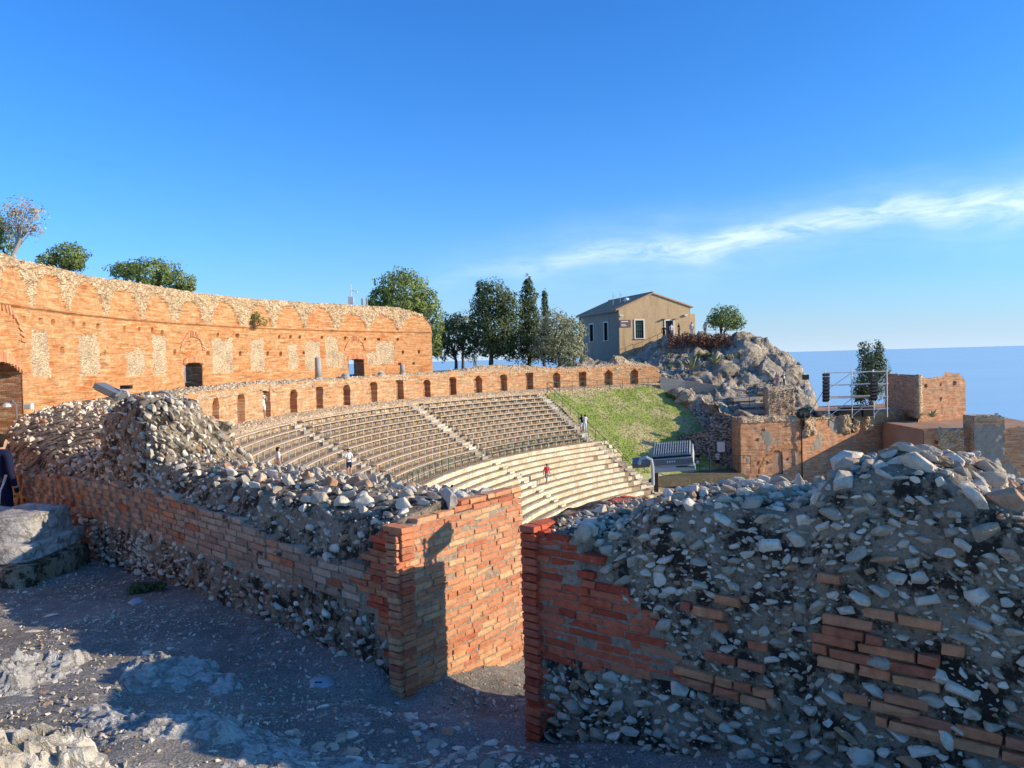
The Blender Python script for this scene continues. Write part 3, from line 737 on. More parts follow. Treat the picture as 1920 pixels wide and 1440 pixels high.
PAN = [(188.35, 186.59, -.3, 1.83), (183.38, 181.16, -.36, 1.82), (178.04, 175.93, -.39, 1.1), (174.99, 173.4, -.45, 1.96), (167.77, 165.19, -.52, 1.93), (162.85, 161.03, -.44, 2.01), (157.86, 156.57, -.47, 1.64), (155.54, 153.5, -.61, 1.88), (152.6, 151.0, -.45, 2.28), (151.0, 150.25, -.49, .95), (145.67, 143.16, -.31, 1.93), (147.08, 145.7, -.29, .92)]
LUN = [(u_of(a), u_of(b), z) for a, b, z in LUN]; PAN = [(u_of(a), u_of(b), c, d) for a, b, c, d in PAN]
DOORS = [(u_of(193.6), u_of(189.47), .42, .55, -3.6), (u_of(171.33), u_of(169.09), .28, .16, -3.6), (u_of(149.66), u_of(147.49), .30, .14, -3.6)]
HOLES = [(u_of(t), z) for t, z in [(189, 2.35), (187.3, 2.35), (186, 2.32), (183.9, 2.3), (182.7, 2.3), (181.2, 2.28), (178.2, 2.3), (176.5, 2.3), (175, 2.3), (173.8, 2.2), (167, 2.2), (164.5, 2.2), (159, 2.2), (157.5, 2.25), (156.2, 2.2), (153.2, 2.2), (151.6, 2.1), (150, 2.2), (147.2, 2.1), (145.3, 2.1), (142.6, 2.1), (185.2, .95), (180.5, .9), (176.2, .95), (174.3, .9), (172.4, .95), (168.3, .9), (164.2, .85), (160.6, .85), (158.9, .85), (155.8, .9), (141.9, .85), (139.6, .85), (140.4, -.3), (142.4, -.35)]]
def fnU(u, z):
    n = fbm((u*1.1, z*1.1, 2), 3)
    if z > interp(u, utop)+.10*fbm((u*2.3, 8, 1), 3): return None
    th = TH_L-u*KU
    if th < 137.62+.12*(z+.8)*.2: return None
    for a, b, zt, rise, zb in DOORS:
        if zb < z and arch_hole(u, z, a, b, zt, rise): return None
    if z > 2.98:
        for k, (a, b, zt) in enumerate(LUN):
            if a < u < b:
                t = abs(2*(u-a)/(b-a)-1)
                if z < 2.95+(zt-2.95)*(1-.08*((k*37) % 5)/5)*(1-t**(2.1+.3*((k*13) % 6)))+.2*n: return (.02*n, 'lunette%d' % k)
        return (-.10+.13*fbm((u*3, z*3, 5), 3), 'crown')
    if z > 2.80: return (-.13+.02*n, 'cornice')
    for k, (a, b, c, d) in enumerate(PAN):
        if a+.25*n < u < b+.25*fbm((u*2, z*2, 7), 2) and c+.2*n < z < d+.3*n: return (.04+.03*fbm((u*5, z*5, 3), 2), 'panel%d' % k)
    for hu, hz in HOLES:
        if abs(u-hu) < .13 and abs(z-hz) < .11: return (.4, 'wall')
    return (.03*n-(.04 if z < -.5 else 0), 'wall')
def nmU(k):
    if k[:3] == 'lun': return 'brick_lunette', M['brickwork_upper']
    if k[:3] == 'pan': return 'rubble_panel', M['rubble_panel']
    return {'crown': ('rubble_crown', M['rubble_crown']), 'cornice': ('cornice', M['brickwork_upper']), 'wall': ('wall_face', M['brickwork_upper'])}[k]
gridwall(uw, placeU, 0, u_of(137.2), -4.0, 5.7, .11, .1, fnU, nmU)
# thickness: back, top, end and door jambs
TK = 1.3
mb = MB(); n_ = 260; prev = None
for i in range(n_+1):
    u = u_of(137.75)*i/n_; zt = interp(u, utop)-.05
    row = [placeU(u, -.05, zt-.1), placeU(u, .5, zt+.06*fbm((u*2, 0, 0), 2)), placeU(u, TK, zt-.1)]
    b = len(mb.v); mb.v += row
    if prev is not None: mb.f += [(prev+k, b+k, b+k+1, prev+k+1) for k in range(2)]
    prev = b
mb.build('wall_top', M['rubble_crown'], uw)
gridwall(uw, lambda u, d, z: placeU(u, TK, z), 0, u_of(137.75), -4, 5.6, .4, .2, lambda u, z: None if z > interp(u, utop)-.1 or any(zb < z and arch_hole(u, z, a, b, zt, r_) for a, b, zt, r_, zb in DOORS) else (0, 'b'), lambda k: ('wall_back', M['rubble_crown']))
mb = MB(); mb.add([placeU(u_of(137.72), d, z) for z in (-4, 3.4) for d in (0, TK)], [(0, 1, 3, 2)]); mb.build('wall_end', M['brickwork_upper'], uw)
vous = []
for a, b, zt, rise, zb in DOORS:
    out = [(a, zb)]+[(a+(b-a)*k/12, zt-rise*(2*k/12-1)**2) for k in range(13)]+[(b, zb)]
    vs = [placeU(u, d, z) for u, z in out for d in (-.02, TK)]; uvs = [(d_*TK+sum(0 for _ in ()), z) for u, z in out for d_ in (0, 1)]
    meshobj('door_jamb', vs, [(2*i, 2*i+1, 2*i+3, 2*i+2) for i in range(len(out)-1)], M['brickwork_shade'], uw, False, uvs)
    c = (a+b)/2; W = (b-a)/2
    for k in range(15):                # flat arch over the door
        t = -1+2*(k+.5)/15; u = c+t*(W+.12); z = zt-rise*t*t+.2
        vous.append((u, z, -t*.55, .42, 2*W/15*.92))
    for k in range(19):                # relieving arch above
        q = pi*(.04+.92*k/18); u = c-cos(q)*(W+.25); z = zt+.72+sin(q)*(W*.55+.62)
        vous.append((u, z, -(q-pi/2), .45, .1+.02*W))
items = []
bm_me = BRICKS[0]
for u, z, ang, hgt, wd in vous:
    th = rad(TH_L-u*KU); t = V((sin(th), -cos(th), 0)); n = V((-cos(th), -sin(th), 0)); up = V((0, 0, 1))
    t2 = t*cos(ang)-up*sin(ang); 
    items.append((bm_me, Matrix.Translation(placeU(u, -.02, z)) @ Matrix((up*cos(ang)+t*sin(ang), n, t2)).transposed().to_4x4() @ Matrix.Diagonal((hgt/.27, .12/.14, wd/.046, 1)), M['brick_orange']))
pieces(uw, 'voussoir', items, 300)
# shrub rooted in the cornice
def leafball(mb, c, r, n, size, rr, squash=1.0, shell=.35):
    for _ in range(n):
        d = V((rr.gauss(0, 1), rr.gauss(0, 1), rr.gauss(0, 1))).normalized(); k = r*(1-shell*rr.random()**1.5)
        p = V(c)+V((d.x*k, d.y*k, d.z*k*squash)); s = size*rr.uniform(.6, 1.4)
        a = V((rr.gauss(0, 1), rr.gauss(0, 1), rr.gauss(0, 1))).normalized()
        nn = (d*1.3+a).normalized(); t = nn.cross(V((0, 0, 1)) if abs(nn.z) < .9 else V((1, 0, 0))).normalized(); b = nn.cross(t)
        q = rr.random()*6.28; t, b = t*cos(q)+b*sin(q), b*cos(q)-t*sin(q)
        i = len(mb.v); mb.v += [p-t*s*.6-b*s*.25, p+t*s*.6-b*s*.2, p+b*s*.45]; mb.f.append((i, i+1, i+2))
rr = random.Random(5)
sh = empty('shrub', placeU(u_of(162.6), -.2, 3.05), 'small green shrub rooted in the cornice of the tall brick wall', 'shrub'); mb = MB()
for k in range(7): leafball(mb, V((rr.uniform(-.8, .8), rr.uniform(-.2, .2), rr.uniform(0, .9))), .35, 110, .12, rr)
mb.build('foliage', M['leaf_bush'], sh); MB().tube([(0, 0, -.2), (.1, 0, .4)], .04, 5).build('stem', M['bark'], sh)

# ---------------------------------------------------------------- niche wall
nw = empty('niche_wall', (0, 0, 0), 'low curved brick wall with a row of arched niches above the seating', 'wall')
KN = 180/pi/R_IN; TN0 = 187.5
def un(th): return (TN0-th)/KN
def placeN(u, d, z): return pol(TN0-u*KN, R_IN+d, z)
NI = [(186.0, 'r'), (181.7, 'g'), (177.2, 'r'), (172.67, 's'), (168.12, 'g'), (163.76, 'r'), (159.23, 'g'), (154.73, 'r'), (150.32, 's'), (145.85, 'g'), (141.55, 'r'), (137.32, 'g'), (133.2, 'r'), (128.88, 's'), (124.54, 'g'), (120.33, 'r'), (116.17, 'g'), (112.1, 'g')]
ntop = [(un(t), z) for t, z in [(188, -1.35), (184, -1.3), (178, -1.35), (174, -1.15), (171, -1.4), (166, -1.3), (160, -1.35), (152, -1.2), (146, -1.35), (140, -1.2), (135, -1.25), (128, -1.2), (122, -1.35), (118, -1.3), (114, -1.2), (109.2, -1.35), (108.2, -1.7)]]
def niche(u, z, grow=0):
    for k, (t, kind) in enumerate(NI):
        c = un(t); w_ = .5+grow
        if abs(u-c) > w_: continue
        x = abs(u-c)
        if kind == 's': top = -1.42+grow
        elif kind == 'g': top = -1.62+grow*1.2-.42*x/.5
        else: top = -1.70+grow+sqrt(max(0, w_*w_-x*x))*.62-.28
        if z < top and z > -3.42: return k
    return None
def fnN(u, z):
    n = fbm((u*1.4, z*1.4, 9), 3); zt = interp(u, ntop)+.09*fbm((u*1.8, 3, 3), 3)
    for t, kind in NI:
        if kind != 's' and abs(u-un(t)) < .75: zt = max(zt, -1.28-.35*abs(u-un(t)))
    if z > zt: return None
    k = niche(u, z)
    if k is not None: return (.52, 'niche%d' % k)
    k = niche(u, z, .19)
    if k is not None and z > -3.0 and NI[k][1] != 's' and not niche(u, z-.25, 0) is None or (k is not None and NI[k][1] != 's' and z > -2.3): return (-.03, 'arch%d' % k)
    return (.035*n, 'wall')
def nmN(k):
    if k[:3] == 'nic': return 'niche', M['brickwork_shade']
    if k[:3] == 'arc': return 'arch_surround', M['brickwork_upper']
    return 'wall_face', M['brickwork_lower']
gridwall(nw, placeN, 0, un(108.2), -3.5, -.9, .075, .075, fnN, nmN)
mtop = [(108.2, -1.75), (109.3, -1.35), (111, -1.0), (112.4, -.75), (113.2, -.2), (114.3, -.1), (115.2, -1.0), (117, -1.05), (119, -1.0), (121, -1.25), (124, -1.25), (127, -1.0), (130, -.8), (133, -.7), (136, -.75), (138, -.95), (142, -1.2), (150, -1.3), (172, -1.15), (187.5, -1.2)]
def secN(u):
    t = interp(TN0-u*KN, mtop)+.16*fbm((u*.9, 1, 1), 3); f = interp(u, ntop)-.08
    return [(.02, f-.35), (.06, f), (.5, (f+t)/2+.05), (.95, t), (1.5, t-.05), (1.9, -2.0), (2.0, -3.4)]
ln = Loft(placeN, secN, 0, un(108.2), .16, 26, .13, 2.2)
ln.build('rubble_top', M['rubble_crown'], nw)
stuff(nw, 'rubble_stones', ln.scatter(2600, lambda s, d, z: 0 if z < -2.0 else rng.choice((.14, .18, .24, .32)), mind=.75, mats=[M['limestone_far']], sink=.1, flat=.8))
# rubble foot along the niche wall
kb = Loft(placeN, lambda u: [(-1.25, -4.3), (-1.2, -3.62), (-.7, -3.52), (-.05, -3.38)], 0, un(108.2), .25, 8, .06, 3)
kb.build('foot_strip', M['rubble_crown'], nw)
stuff(nw, 'foot_stones', kb.scatter(1500, lambda s, d, z: rng.choice((.14, .2, .26)) if d < -.6 or rng.random() < .25 else 0, mind=.8, mats=[M['limestone_far']], sink=.1, flat=.8))
# column stumps and carved stones standing on the niche wall
def column(name, label, th, r, z, h, rad_, cat='column'):
    p = pol(th, r, z); o = empty(name, p, label, cat)
    MB().lathe((0, 0, 0), [(rad_*1.45, 0), (rad_*1.45, .10), (rad_*1.25, .13), (rad_*1.35, .2), (rad_*1.1, .27)], 18).build('base', M['marble_grey'], o, True)
    MB().lathe((0, 0, .25), [(rad_*1.02, 0), (rad_, h*.4), (rad_*.95, h-.27), (rad_*.8, h-.25)], 18).build('shaft', M['marble_grey'], o, True)
column('column_stump', 'tall grey marble column stump standing on the niche wall', 162.25, 49.0, -1.32, 1.75, .23)
column('column_stump', 'short grey marble column stump on the niche wall right of the doorway', 148.6, 49.0, -1.3, .98, .23)
for th, s, lb in [(158.2, .55, 'pale carved block lying on the niche wall below the doorway'), (152.4, .5, 'grey carved block on the niche wall between the two column stumps'), (138.4, .5, 'round pale stone base on the niche wall above the seats')]:
    o = empty('carved_block', pol(th, 48.8, -1.3), lb, 'stone'); o.rotation_euler.z = th
    MB().lathe((0, 0, 0), [(s*.75, 0), (s*.75, .12), (s*.55, .2), (s*.6, .3), (s*.35, .42)], 12).build('drum', M['marble_grey'], o)
    MB().box((0, 0, -.03), (s*1.7, s*1.7, .14)).build('plinth', M['marble_grey'], o)

# ---------------------------------------------------------------- seating bowl
NB, RB0, RUN, RISE, ZB0 = 12, 47.0, .62, .37, -4.2
NT, RT0, TRUN, TRISE, ZT0 = 19, 39.56, .65, .335, -8.32
TH_G = 127.6
def lathe_sheet(name, prof, t0, t1, step, mat, kind='structure', label=None, cat=None, amp=.02):
    vs, fs, uvs = [], [], []; n = int(abs(t1-t0)/step)+1; m_ = len(prof)
    for i in range(n+1):
        th = t0+(t1-t0)*i/n
        for r, z in prof:
            p = pol(th, r, z); vs.append(p+V((0, 0, amp*fbm(p*1.1, 3)))); uvs.append((rad(th)*r, z+r))
    for i in range(n):
        for j in range(m_-1): q = i*m_+j; fs.append((q, q+1, q+m_+1, q+m_))
    o = meshobj(name, vs, fs, mat, None, False, uvs); return tag(o, label, cat, kind=kind)
prof = [(48.3, -3.44), (47.2, -3.6), (47.05, -4.2)]
for k in range(NB): r = RB0-RUN*k; z = ZB0-RISE*k; prof += [(r, z), (r-RUN+.03, z-.03)]
prof += [(RT0, ZT0)]
lathe_sheet('seating_slope', prof, 236, TH_G, .5, M['cavea_earth'], label='earth steps under the wooden benches', cat='ground')
prof = [(RT0, ZT0)]
for i in range(NT): r = RT0-TRUN*i; z = ZT0-TRISE*i; prof += [(r-.62, z), (r-.625, z-TRISE)]
prof += [(24, -15), (0.5, -15.2)]
lathe_sheet('orchestra_floor', [(34.6, -11.7), (33, -12.2), (24, -15.02), (.5, -15.22)], TH_G+.1, 60, 1, M['cavea_earth'], label='bare earth floor of the orchestra', cat='ground')
lathe_sheet('orchestra_slope', prof, 236, TH_G, .5, M['cavea_earth'], label='trodden earth of the lower seating and orchestra', cat='ground')
tiers = empty('stone_tiers', (0, 0, 0), 'curved cream stone seat tiers of the lower seating', 'seating')
bb = []
for i in range(5):
    bm = bmesh.new(); bmesh.ops.create_cube(bm, size=1); r_ = random.Random(40+i)
    for v in bm.verts: v.co += V((r_.gauss(0, .025), r_.gauss(0, .05), r_.gauss(0, .03)))
    me = bpy.data.meshes.new('seat_block'); bm.to_mesh(me); bm.free(); bb.append(me)
items = []
for i in range(NT):
    r = RT0-TRUN*(i+1)+.02; z = ZT0-TRISE*i; th = 205.0
    while th > TH_G-1.2-(0 if i < 6 else (i-6)*.8):
        L = rng.uniform(.42, .8); dth = L/r*180/pi; tm = th-dth/2; gone = tm < 133 and rng.random() < (133-tm)/6*min(1, i/5)
        p = pol(tm, r+.11, z-TRISE*.52+.05)
        if infr(p, 15) and not gone and p.y > 40:
            t = V((-sin(rad(tm)), cos(rad(tm)), 0)); n = V((-cos(rad(tm)), -sin(rad(tm)), 0))
            items.append((rng.choice(bb), frame(p, t, n, L-.012, .3, TRISE*.98, .012), M['tier_stone']))
        th -= dth
pieces(tiers, 'seat_block', items, 300)
# half steps of the stairs through the tiers
stairs = []
for ths in (149.9, 171.2, 192.5):
    for i in range(NT-4):
        r = RT0-TRUN*(i+1)-.16; p = pol(ths, r, ZT0-TRISE*(i+1)+TRISE*.25)
        t = V((-sin(rad(ths)), cos(rad(ths)), 0)); n = V((-cos(rad(ths)), -sin(rad(ths)), 0))
        if infr(p, 10): stairs.append((bb[i % 5], frame(p, t, n, .75, .32, TRISE*.5), M['tier_stone']))
pieces(tiers, 'half_step', stairs, 60)
# stairs between the bench wedges and along the grass
for a, b, lb in [(150.45, 149.15, 'left'), (171.8, 170.7, 'far left'), (128.75, 127.5, 'grass')]:
    mb = MB()
    for k in range(NB*2):
        r = RB0-RUN*k/2; z = ZB0-RISE*k/2+RISE*.5
        p = pol((a+b)/2, r-RUN*.27, z-.2); t = V((-sin(rad(a)), cos(rad(a)), 0)); n = V((-cos(rad(a)), -sin(rad(a)), 0))
        mb.mesh(bb[k % 5], frame(p, t, n, abs(a-b)/KN, RUN*.52, .42, .01))
    if lb == 'grass':
        for i in range(NT-6):
            for hlf in (0, 1):
                r = RT0-TRUN*(i+hlf*.5); p = pol(128.1, r-.2, ZT0-TRISE*(i+hlf*.5)-.1); mb.mesh(bb[i % 5], frame(p, t, n, 1.0, TRUN*.52, .36, .02))
    mb.build('stair_flight', M['limestone_far'], tiers)

# benches
def plank(th0, th1, r, z, wdt, thick, parent):
    vs, fs, uvs = [], [], []; n = max(4, int(abs(th0-th1)/.7))
    for i in range(n+1):
        th = th0+(th1-th0)*i/n
        for (rr_, zz, k) in ((r, z, 0), (r-wdt, z, 1), (r-wdt, z-thick, 1.2), (r, z-thick, 2)):
            vs.append(pol(th, rr_, zz)); uvs.append((rad(th)*r, k*wdt))
    for i in range(n):
        for k in range(4): a = i*4+k; b = i*4+(k+1) % 4; fs.append((a, b, b+4, a+4))
    fs += [(0, 1, 2, 3), tuple(n*4+k for k in (3, 2, 1, 0))]
    return meshobj('seat', vs, fs, M['bench_wood'], parent, False, uvs)
mb = MB(); mb.box((0, -.17, -.03), (.055, .05, .42)); mb.box((0, .12, 0), (.05, .05, .36)); mb.box((0, -.02, .15), (.05, .36, .05)); mb.box((0, -.02, -.12), (.04, .3, .04))
leg0 = mb.build('leg', M['lamp_light']); legme = leg0.data; bpy.data.objects.remove(leg0)
WEDGE = [(191.5, 171.9, 'left-hand wedge of seats'), (170.6, 150.55, 'middle wedge of seats'), (149.05, 128.8, 'right-hand wedge of seats beside the grass')]
for wa, wb, wn in WEDGE:
    for k in range(NB):
        r = RB0-RUN*k-.05; z = ZB0-RISE*k
        if wn.startswith('left') and not infr(pol(wb+4, r, z), 0): continue
        o = empty('bench', pol((wa+wb)/2, r, z), '%s wooden bench from the top in the %s' % (ORD[k], wn), 'bench', 'wooden benches of the upper seating')
        loc = o.location.copy(); o.location = (0, 0, 0)
        js = rng.uniform(-.15, .15)
        plank(wa+js, wb+js, r-.06, z+.44, .33, .06, o)
        nl = int(abs(wa-wb)/KN/1.3)
        for q in range(nl+1):
            th = wa+(wb-wa)*(q+.15)/(nl+.3); p = pol(th, r-.2, z+.2)
            if not infr(p, 10): continue
            l = bpy.data.objects.new('leg', legme); col.objects.link(l); l.parent = o
            l.matrix_world = frame(p, V((-sin(rad(th)), cos(rad(th)), 0)), V((cos(rad(th)), sin(rad(th)), 0)))
# railings
def railing(name, label, pts, h=.95, group=None, mat='green_paint', mid=True, r=.028):
    o = empty(name, (0, 0, 0), label, 'railing', group); mt = M[mat]
    for p in pts: MB().tube([V(p)-V((0, 0, .1)), V(p)+V((0, 0, h))], r*1.1, 6).build('post', mt, o)
    for f_ in ((1, .5) if mid else (1,)): MB().tube([V(p)+V((0, 0, h*f_)) for p in pts], r*(.9 if f_ == 1 else .7), 6).build('rail', mt, o)
    return o
RR = RT0+.05
railing('railing', 'green railing along the foot of the right-hand bench wedge', [pol(149-1.68*i, RR, ZT0) for i in range(13)])
railing('railing', 'green railing along the foot of the middle bench wedge', [pol(170.3-1.6*i, RR, ZT0) for i in range(13)])
railing('railing', 'green railing along the foot of the left-hand bench wedge', [pol(190-1.6*i, RR, ZT0) for i in range(12)])
railing('stair_railing', 'sloping green railing between the stairs and the grass', [pol(TH_G-.35, 47-i*1.2, -3.75-.62*i*1.2) for i in range(11)], 1.0)
railing('terrace_railing', 'thin green railing along the top of the grass slope', [pol(127.2-2.05*i, 47.0, -3.72) for i in range(10)], 1.0)
railing('short_railing', 'short railing low on the grass near the shaded wall', [pt(1288, 801, 79)+V((0, 0, 0)), pt(1312, 797, 79), pt(1322, 796, 80)], .7)

# ---------------------------------------------------------------- grass wedge
def grz(th, r): return -3.75-.62*(47-r)+.12*fbm((th*.4, r*.4, 3), 3)+.35*max(0, 1-abs(r-46)/3)*0
vs, fs = [], []; nt_, nr_ = 70, 60
for i in range(nt_+1):
    th = TH_G+(105.5-TH_G)*i/nt_
    for j in range(nr_+1):
        r = 47.2+(34.0-47.2)*j/nr_; vs.append(pol(th, r, grz(th, r)))
for i in range(nt_):
    for j in range(nr_): q = i*(nr_+1)+j; fs.append((q, q+nr_+1, q+nr_+2, q+1))
gso = meshobj('grass_slope', vs, [f[::-1] for f in fs], M['grass_slope'], None, True); tag(gso, 'bright green and straw coloured grass slope', 'ground', kind='structure')
mbs = {'leaf_grass': MB(), 'leaf_straw': MB()}; rr = random.Random(9)
for _ in range(9000):
    th = rr.uniform(106.5, TH_G); r = rr.uniform(35, 47); p = pol(th, r, grz(th, r)); k = fbm((p.x*.33, p.y*.33, 7), 3)
    mb = mbs['leaf_grass' if k+rr.gauss(0, .15) > -.05 else 'leaf_straw']; h = rr.uniform(.05, .15)
    a = rr.random()*6.28; d = V((cos(a), sin(a), 0))*.06; i = len(mb.v); mb.v += [p-d, p+d, p+V((rr.gauss(0, .05), rr.gauss(0, .05), h))]; mb.f.append((i, i+1, i+2))
for k, mb in mbs.items(): tag(mb.build('grass', M[k]), 'short turf growing over the slope' if k == 'leaf_grass' else 'dry straw coloured turf on the slope', 'grass', kind='stuff')

# ---------------------------------------------------------------- hillside, sea
def idw(pts, x, y, p=1.7):
    sw = sz = 0
    for a, b, c in pts:
        w_ = 1/((x-a)**2+(y-b)**2+.3)**p; sw += w_; sz += w_*c
    return sz/sw
HP = [tuple(pt(*q)) for q in [(1240, 727, 86.5), (1238, 700, 92), (1200, 684, 93), (1170, 675, 97), (1120, 684, 97), (1090, 684, 98), (1300, 700, 90), (1255, 672, 95), (1290, 640, 96), (1250, 638, 97), (1240, 640, 99), (1310, 631, 98), (1380, 628, 96), (1400, 624, 95), (1430, 641, 94), (1460, 664, 92), (1485, 690, 90), (1500, 733, 87.5),
      (1400, 665, 92), (1350, 668, 92.5), (1330, 690, 90.5), (1400, 700, 89), (1440, 700, 89), (1280, 722, 87.0), (1340, 730, 86), (1400, 737, 85.5), (1450, 730, 85), (1300, 752, 84.5), (1350, 765, 83), (1400, 785, 80), (1440, 782, 80), (1490, 778, 80)]]
HP += [(30, 100, -2), (36, 100, -14), (40, 92, -30), (25, 112, -3), (10, 112, -1), (37, 86, -18), (36, 80, -12), (45, 110, -50), (20, 125, -25), (4, 95, -1.4), (4, 110, -1.4)]
HP = [p for p in HP]
def hz_(x, y):
    n = fbm((x*.35, y*.35, 2), 5); rg = abs(fbm((x*.8, y*.8, 6), 4)); w_ = 1 if y < 97 or x > 24 else .3
    if 85.2 < y < 97 and x < 34: w_ *= 1.25
    return idw(HP, x, y)+w_*(n*.75-rg*1.1+.3)
vs, fs = [], []; nx, ny = 170, 190
for i in range(nx+1):
    for j in range(ny+1):
        x = 8+42*i/nx; y = 78.5+46.5*j/ny; vs.append(V((x, y, hz_(x, y))))
for i in range(nx):
    for j in range(ny):
        q = i*(ny+1)+j; c = vs[q]
        if hypot(c.x-CX, c.y-CY) < 48.6 and math.degrees(atan2(c.y-CY, c.x-CX)) > 106.0: continue
        fs.append((q, q+ny+1, q+ny+2, q+1))
hs_ = meshobj('rocky_hill', vs, fs, M['cliff_rock'], None, True); tag(hs_, 'pale limestone knoll rising below the museum house', 'hill', kind='structure')
# terrace behind the walls
prof = [(49.9, -3.3), (54.6, -3.25)]
lathe_sheet('ambulatory_floor', prof, 205, 106, 1, M['dry_ground'], label='floor between the niche wall and the tall wall', cat='ground')
prof = [(55.2, -1.4), (58, -1.2), (62, -1.35), (66, -2.2), (72, -7), (90, -30), (140, -120), (260, -202)]
lathe_sheet('outer_terrace', prof, 215, 107, 1.5, M['dry_ground'], label='dry ground falling away behind the theatre', cat='ground', amp=.25)
prof = [(48.6, -3.2), (49.9, -1.9), (54.8, -1.45), (55.3, -1.4)]
lathe_sheet('upper_path', prof, 137.4, 107.5, 1, M['dry_ground'], label='path under the trees behind the niche wall', cat='ground', amp=.06)
sea = meshobj('sea', [(-90000, 150, -200), (150000, 150, -200), (150000, 90000, -200), (-90000, 90000, -200)], [(0, 1, 2, 3)], M['sea_water']); tag(sea, 'calm pale blue sea reaching the horizon', 'water', kind='structure')
prof = [(0.4, -15.4), (30, -15.4)]
# boulders beside the grass
def bigrock(name, label, p, s, seed, mat='cliff_rock', group=None, flat=.8):
    bm = bmesh.new(); bmesh.ops.create_icosphere(bm, subdivisions=3, radius=.5); r_ = random.Random(seed); o_ = V((r_.random()*50, r_.random()*50, 0))
    cuts = [(V((r_.gauss(0, 1), r_.gauss(0, 1), r_.gauss(0, .7))).normalized(), r_.uniform(.3, .42)) for _ in range(9)]
    for v in bm.verts:
        q = v.co.copy()
        for n, d in cuts:
            k = q.dot(n)
            if k > d: q -= n*(k-d)
        q += q.normalized()*.05*fbm(q*5+o_, 3); v.co = V((q.x*s[0], q.y*s[1], q.z*s[2]))
    me = bpy.data.meshes.new(name); bm.to_mesh(me); bm.free(); me.materials.append(M[mat]); o = bpy.data.objects.new(name, me); o.location = p; o.rotation_euler.z = r_.random()*6; link(o)
    return tag(o, label, 'rock', group)
for i, (x, y, Y, s, lb) in enumerate([(1287, 742, 85.2, 2.6, 'pale pointed boulder nearest the end of the niche wall'), (1312, 752, 84.6, 2.8, 'large pale boulder beside the top right corner of the grass'), (1268, 732, 86, 1.8, 'small boulder at the foot of the path parapet'), (1338, 762, 83.4, 2.6, 'boulder halfway down the right edge of the grass'), (1355, 780, 82, 2.4, 'lowest boulder at the right edge of the grass'), (1390, 775, 80.5, 2.4, 'boulder just left of the stage building roof edge'),
        (1300, 716, 88, 2.0, 'boulder above the path parapet, under the agaves'), (1440, 690, 89, 4, 'broad rock bulge of the knoll above the two visitors'), (1400, 655, 93, 4.2, 'broad rock bulge of the knoll below the round bush'), (1474, 702, 88.6, 3.0, 'rock at the seaward edge of the knoll beside the visitors'), (1355, 690, 90, 3.2, 'rock right of the right agave')]):
    p = pt(x, y, Y); bigrock('boulder', lb, p-V((0, 0, s*.15)), (s*1.25, s, s*.85), 70+i, group='boulders on the rocky slope')
# rubble edging between grass and rocks
eg = empty('rubble_kerb', (0, 0, 0), 'rough stone kerb dividing the grass from the rocky slope', 'wall')
lk = Loft(lambda s, d, z: pol(106.6-d/44*57.3, 47.2-s, -3.75-.62*s+z), lambda s: [(-.5, -.4), (-.45, .5), (.1, .95), (.7, 1.0), (1.1, .4)], -.6, 9.2, .15, 16, .14, 2.2)
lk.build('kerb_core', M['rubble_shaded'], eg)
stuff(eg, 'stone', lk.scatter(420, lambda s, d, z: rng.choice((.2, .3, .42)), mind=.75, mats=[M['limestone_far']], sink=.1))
# path wall with its railing to the right of the niche wall
pw = empty('path_wall', (0, 0, 0), 'low pale parapet wall beside the path climbing the rocks', 'wall')
pa = [pt(1238, 716, 87.2), pt(1285, 723, 86.8), pt(1340, 731, 86), pt(1400, 741, 85.2)]
for k in range(3):
    a, b = pa[k], pa[k+1]; d = (b-a); n = V((-d.y, d.x, 0)).normalized()*.22; up = V((0, 0, .55)); dn = V((0, 0, -1.4))
    mb = MB(); mb.add([a-n+dn, a+n+dn, a+n+up, a-n+up, b-n+dn, b+n+dn, b+n+up, b-n+up], [(0, 1, 2, 3), (4, 7, 6, 5), (0, 4, 5, 1), (1, 5, 6, 2), (2, 6, 7, 3), (3, 7, 4, 0)]); mb.build('parapet', M['limestone_far'], pw)
railing('path_railing', 'dark railing on the rocks below the two visitors', [pt(1400, 738, 84.6), pt(1420, 736, 84.4), pt(1445, 735, 84), pt(1470, 732, 83.6)], .9, mat='black_paint')
railing('path_railing', 'thin dark railing across the rocks beside the stone pier', [pt(1345, 765, 81.6), pt(1375, 763, 81.4), pt(1405, 760, 81), pt(1435, 757, 80.6)], .9, mat='black_paint')
for i, (x, y, w_) in enumerate([(1400, 744, 3.4), (1425, 755, 4.2), (1410, 768, 3.6)]):
    p = pt(x, y, 83.4-1.2*i); o = empty('stone_step', p, ['highest', 'middle', 'lowest'][i]+' broad stone step on the rocks left of the stone pier', 'step')
    MB().box((0, 0, -.2), (w_, 1.6, .4)).build('tread', M['limestone_far'], o); MB().box((0, .1, -.7), (w_*.96, 1.5, .6)).build('riser', M['rubble_shaded'], o)

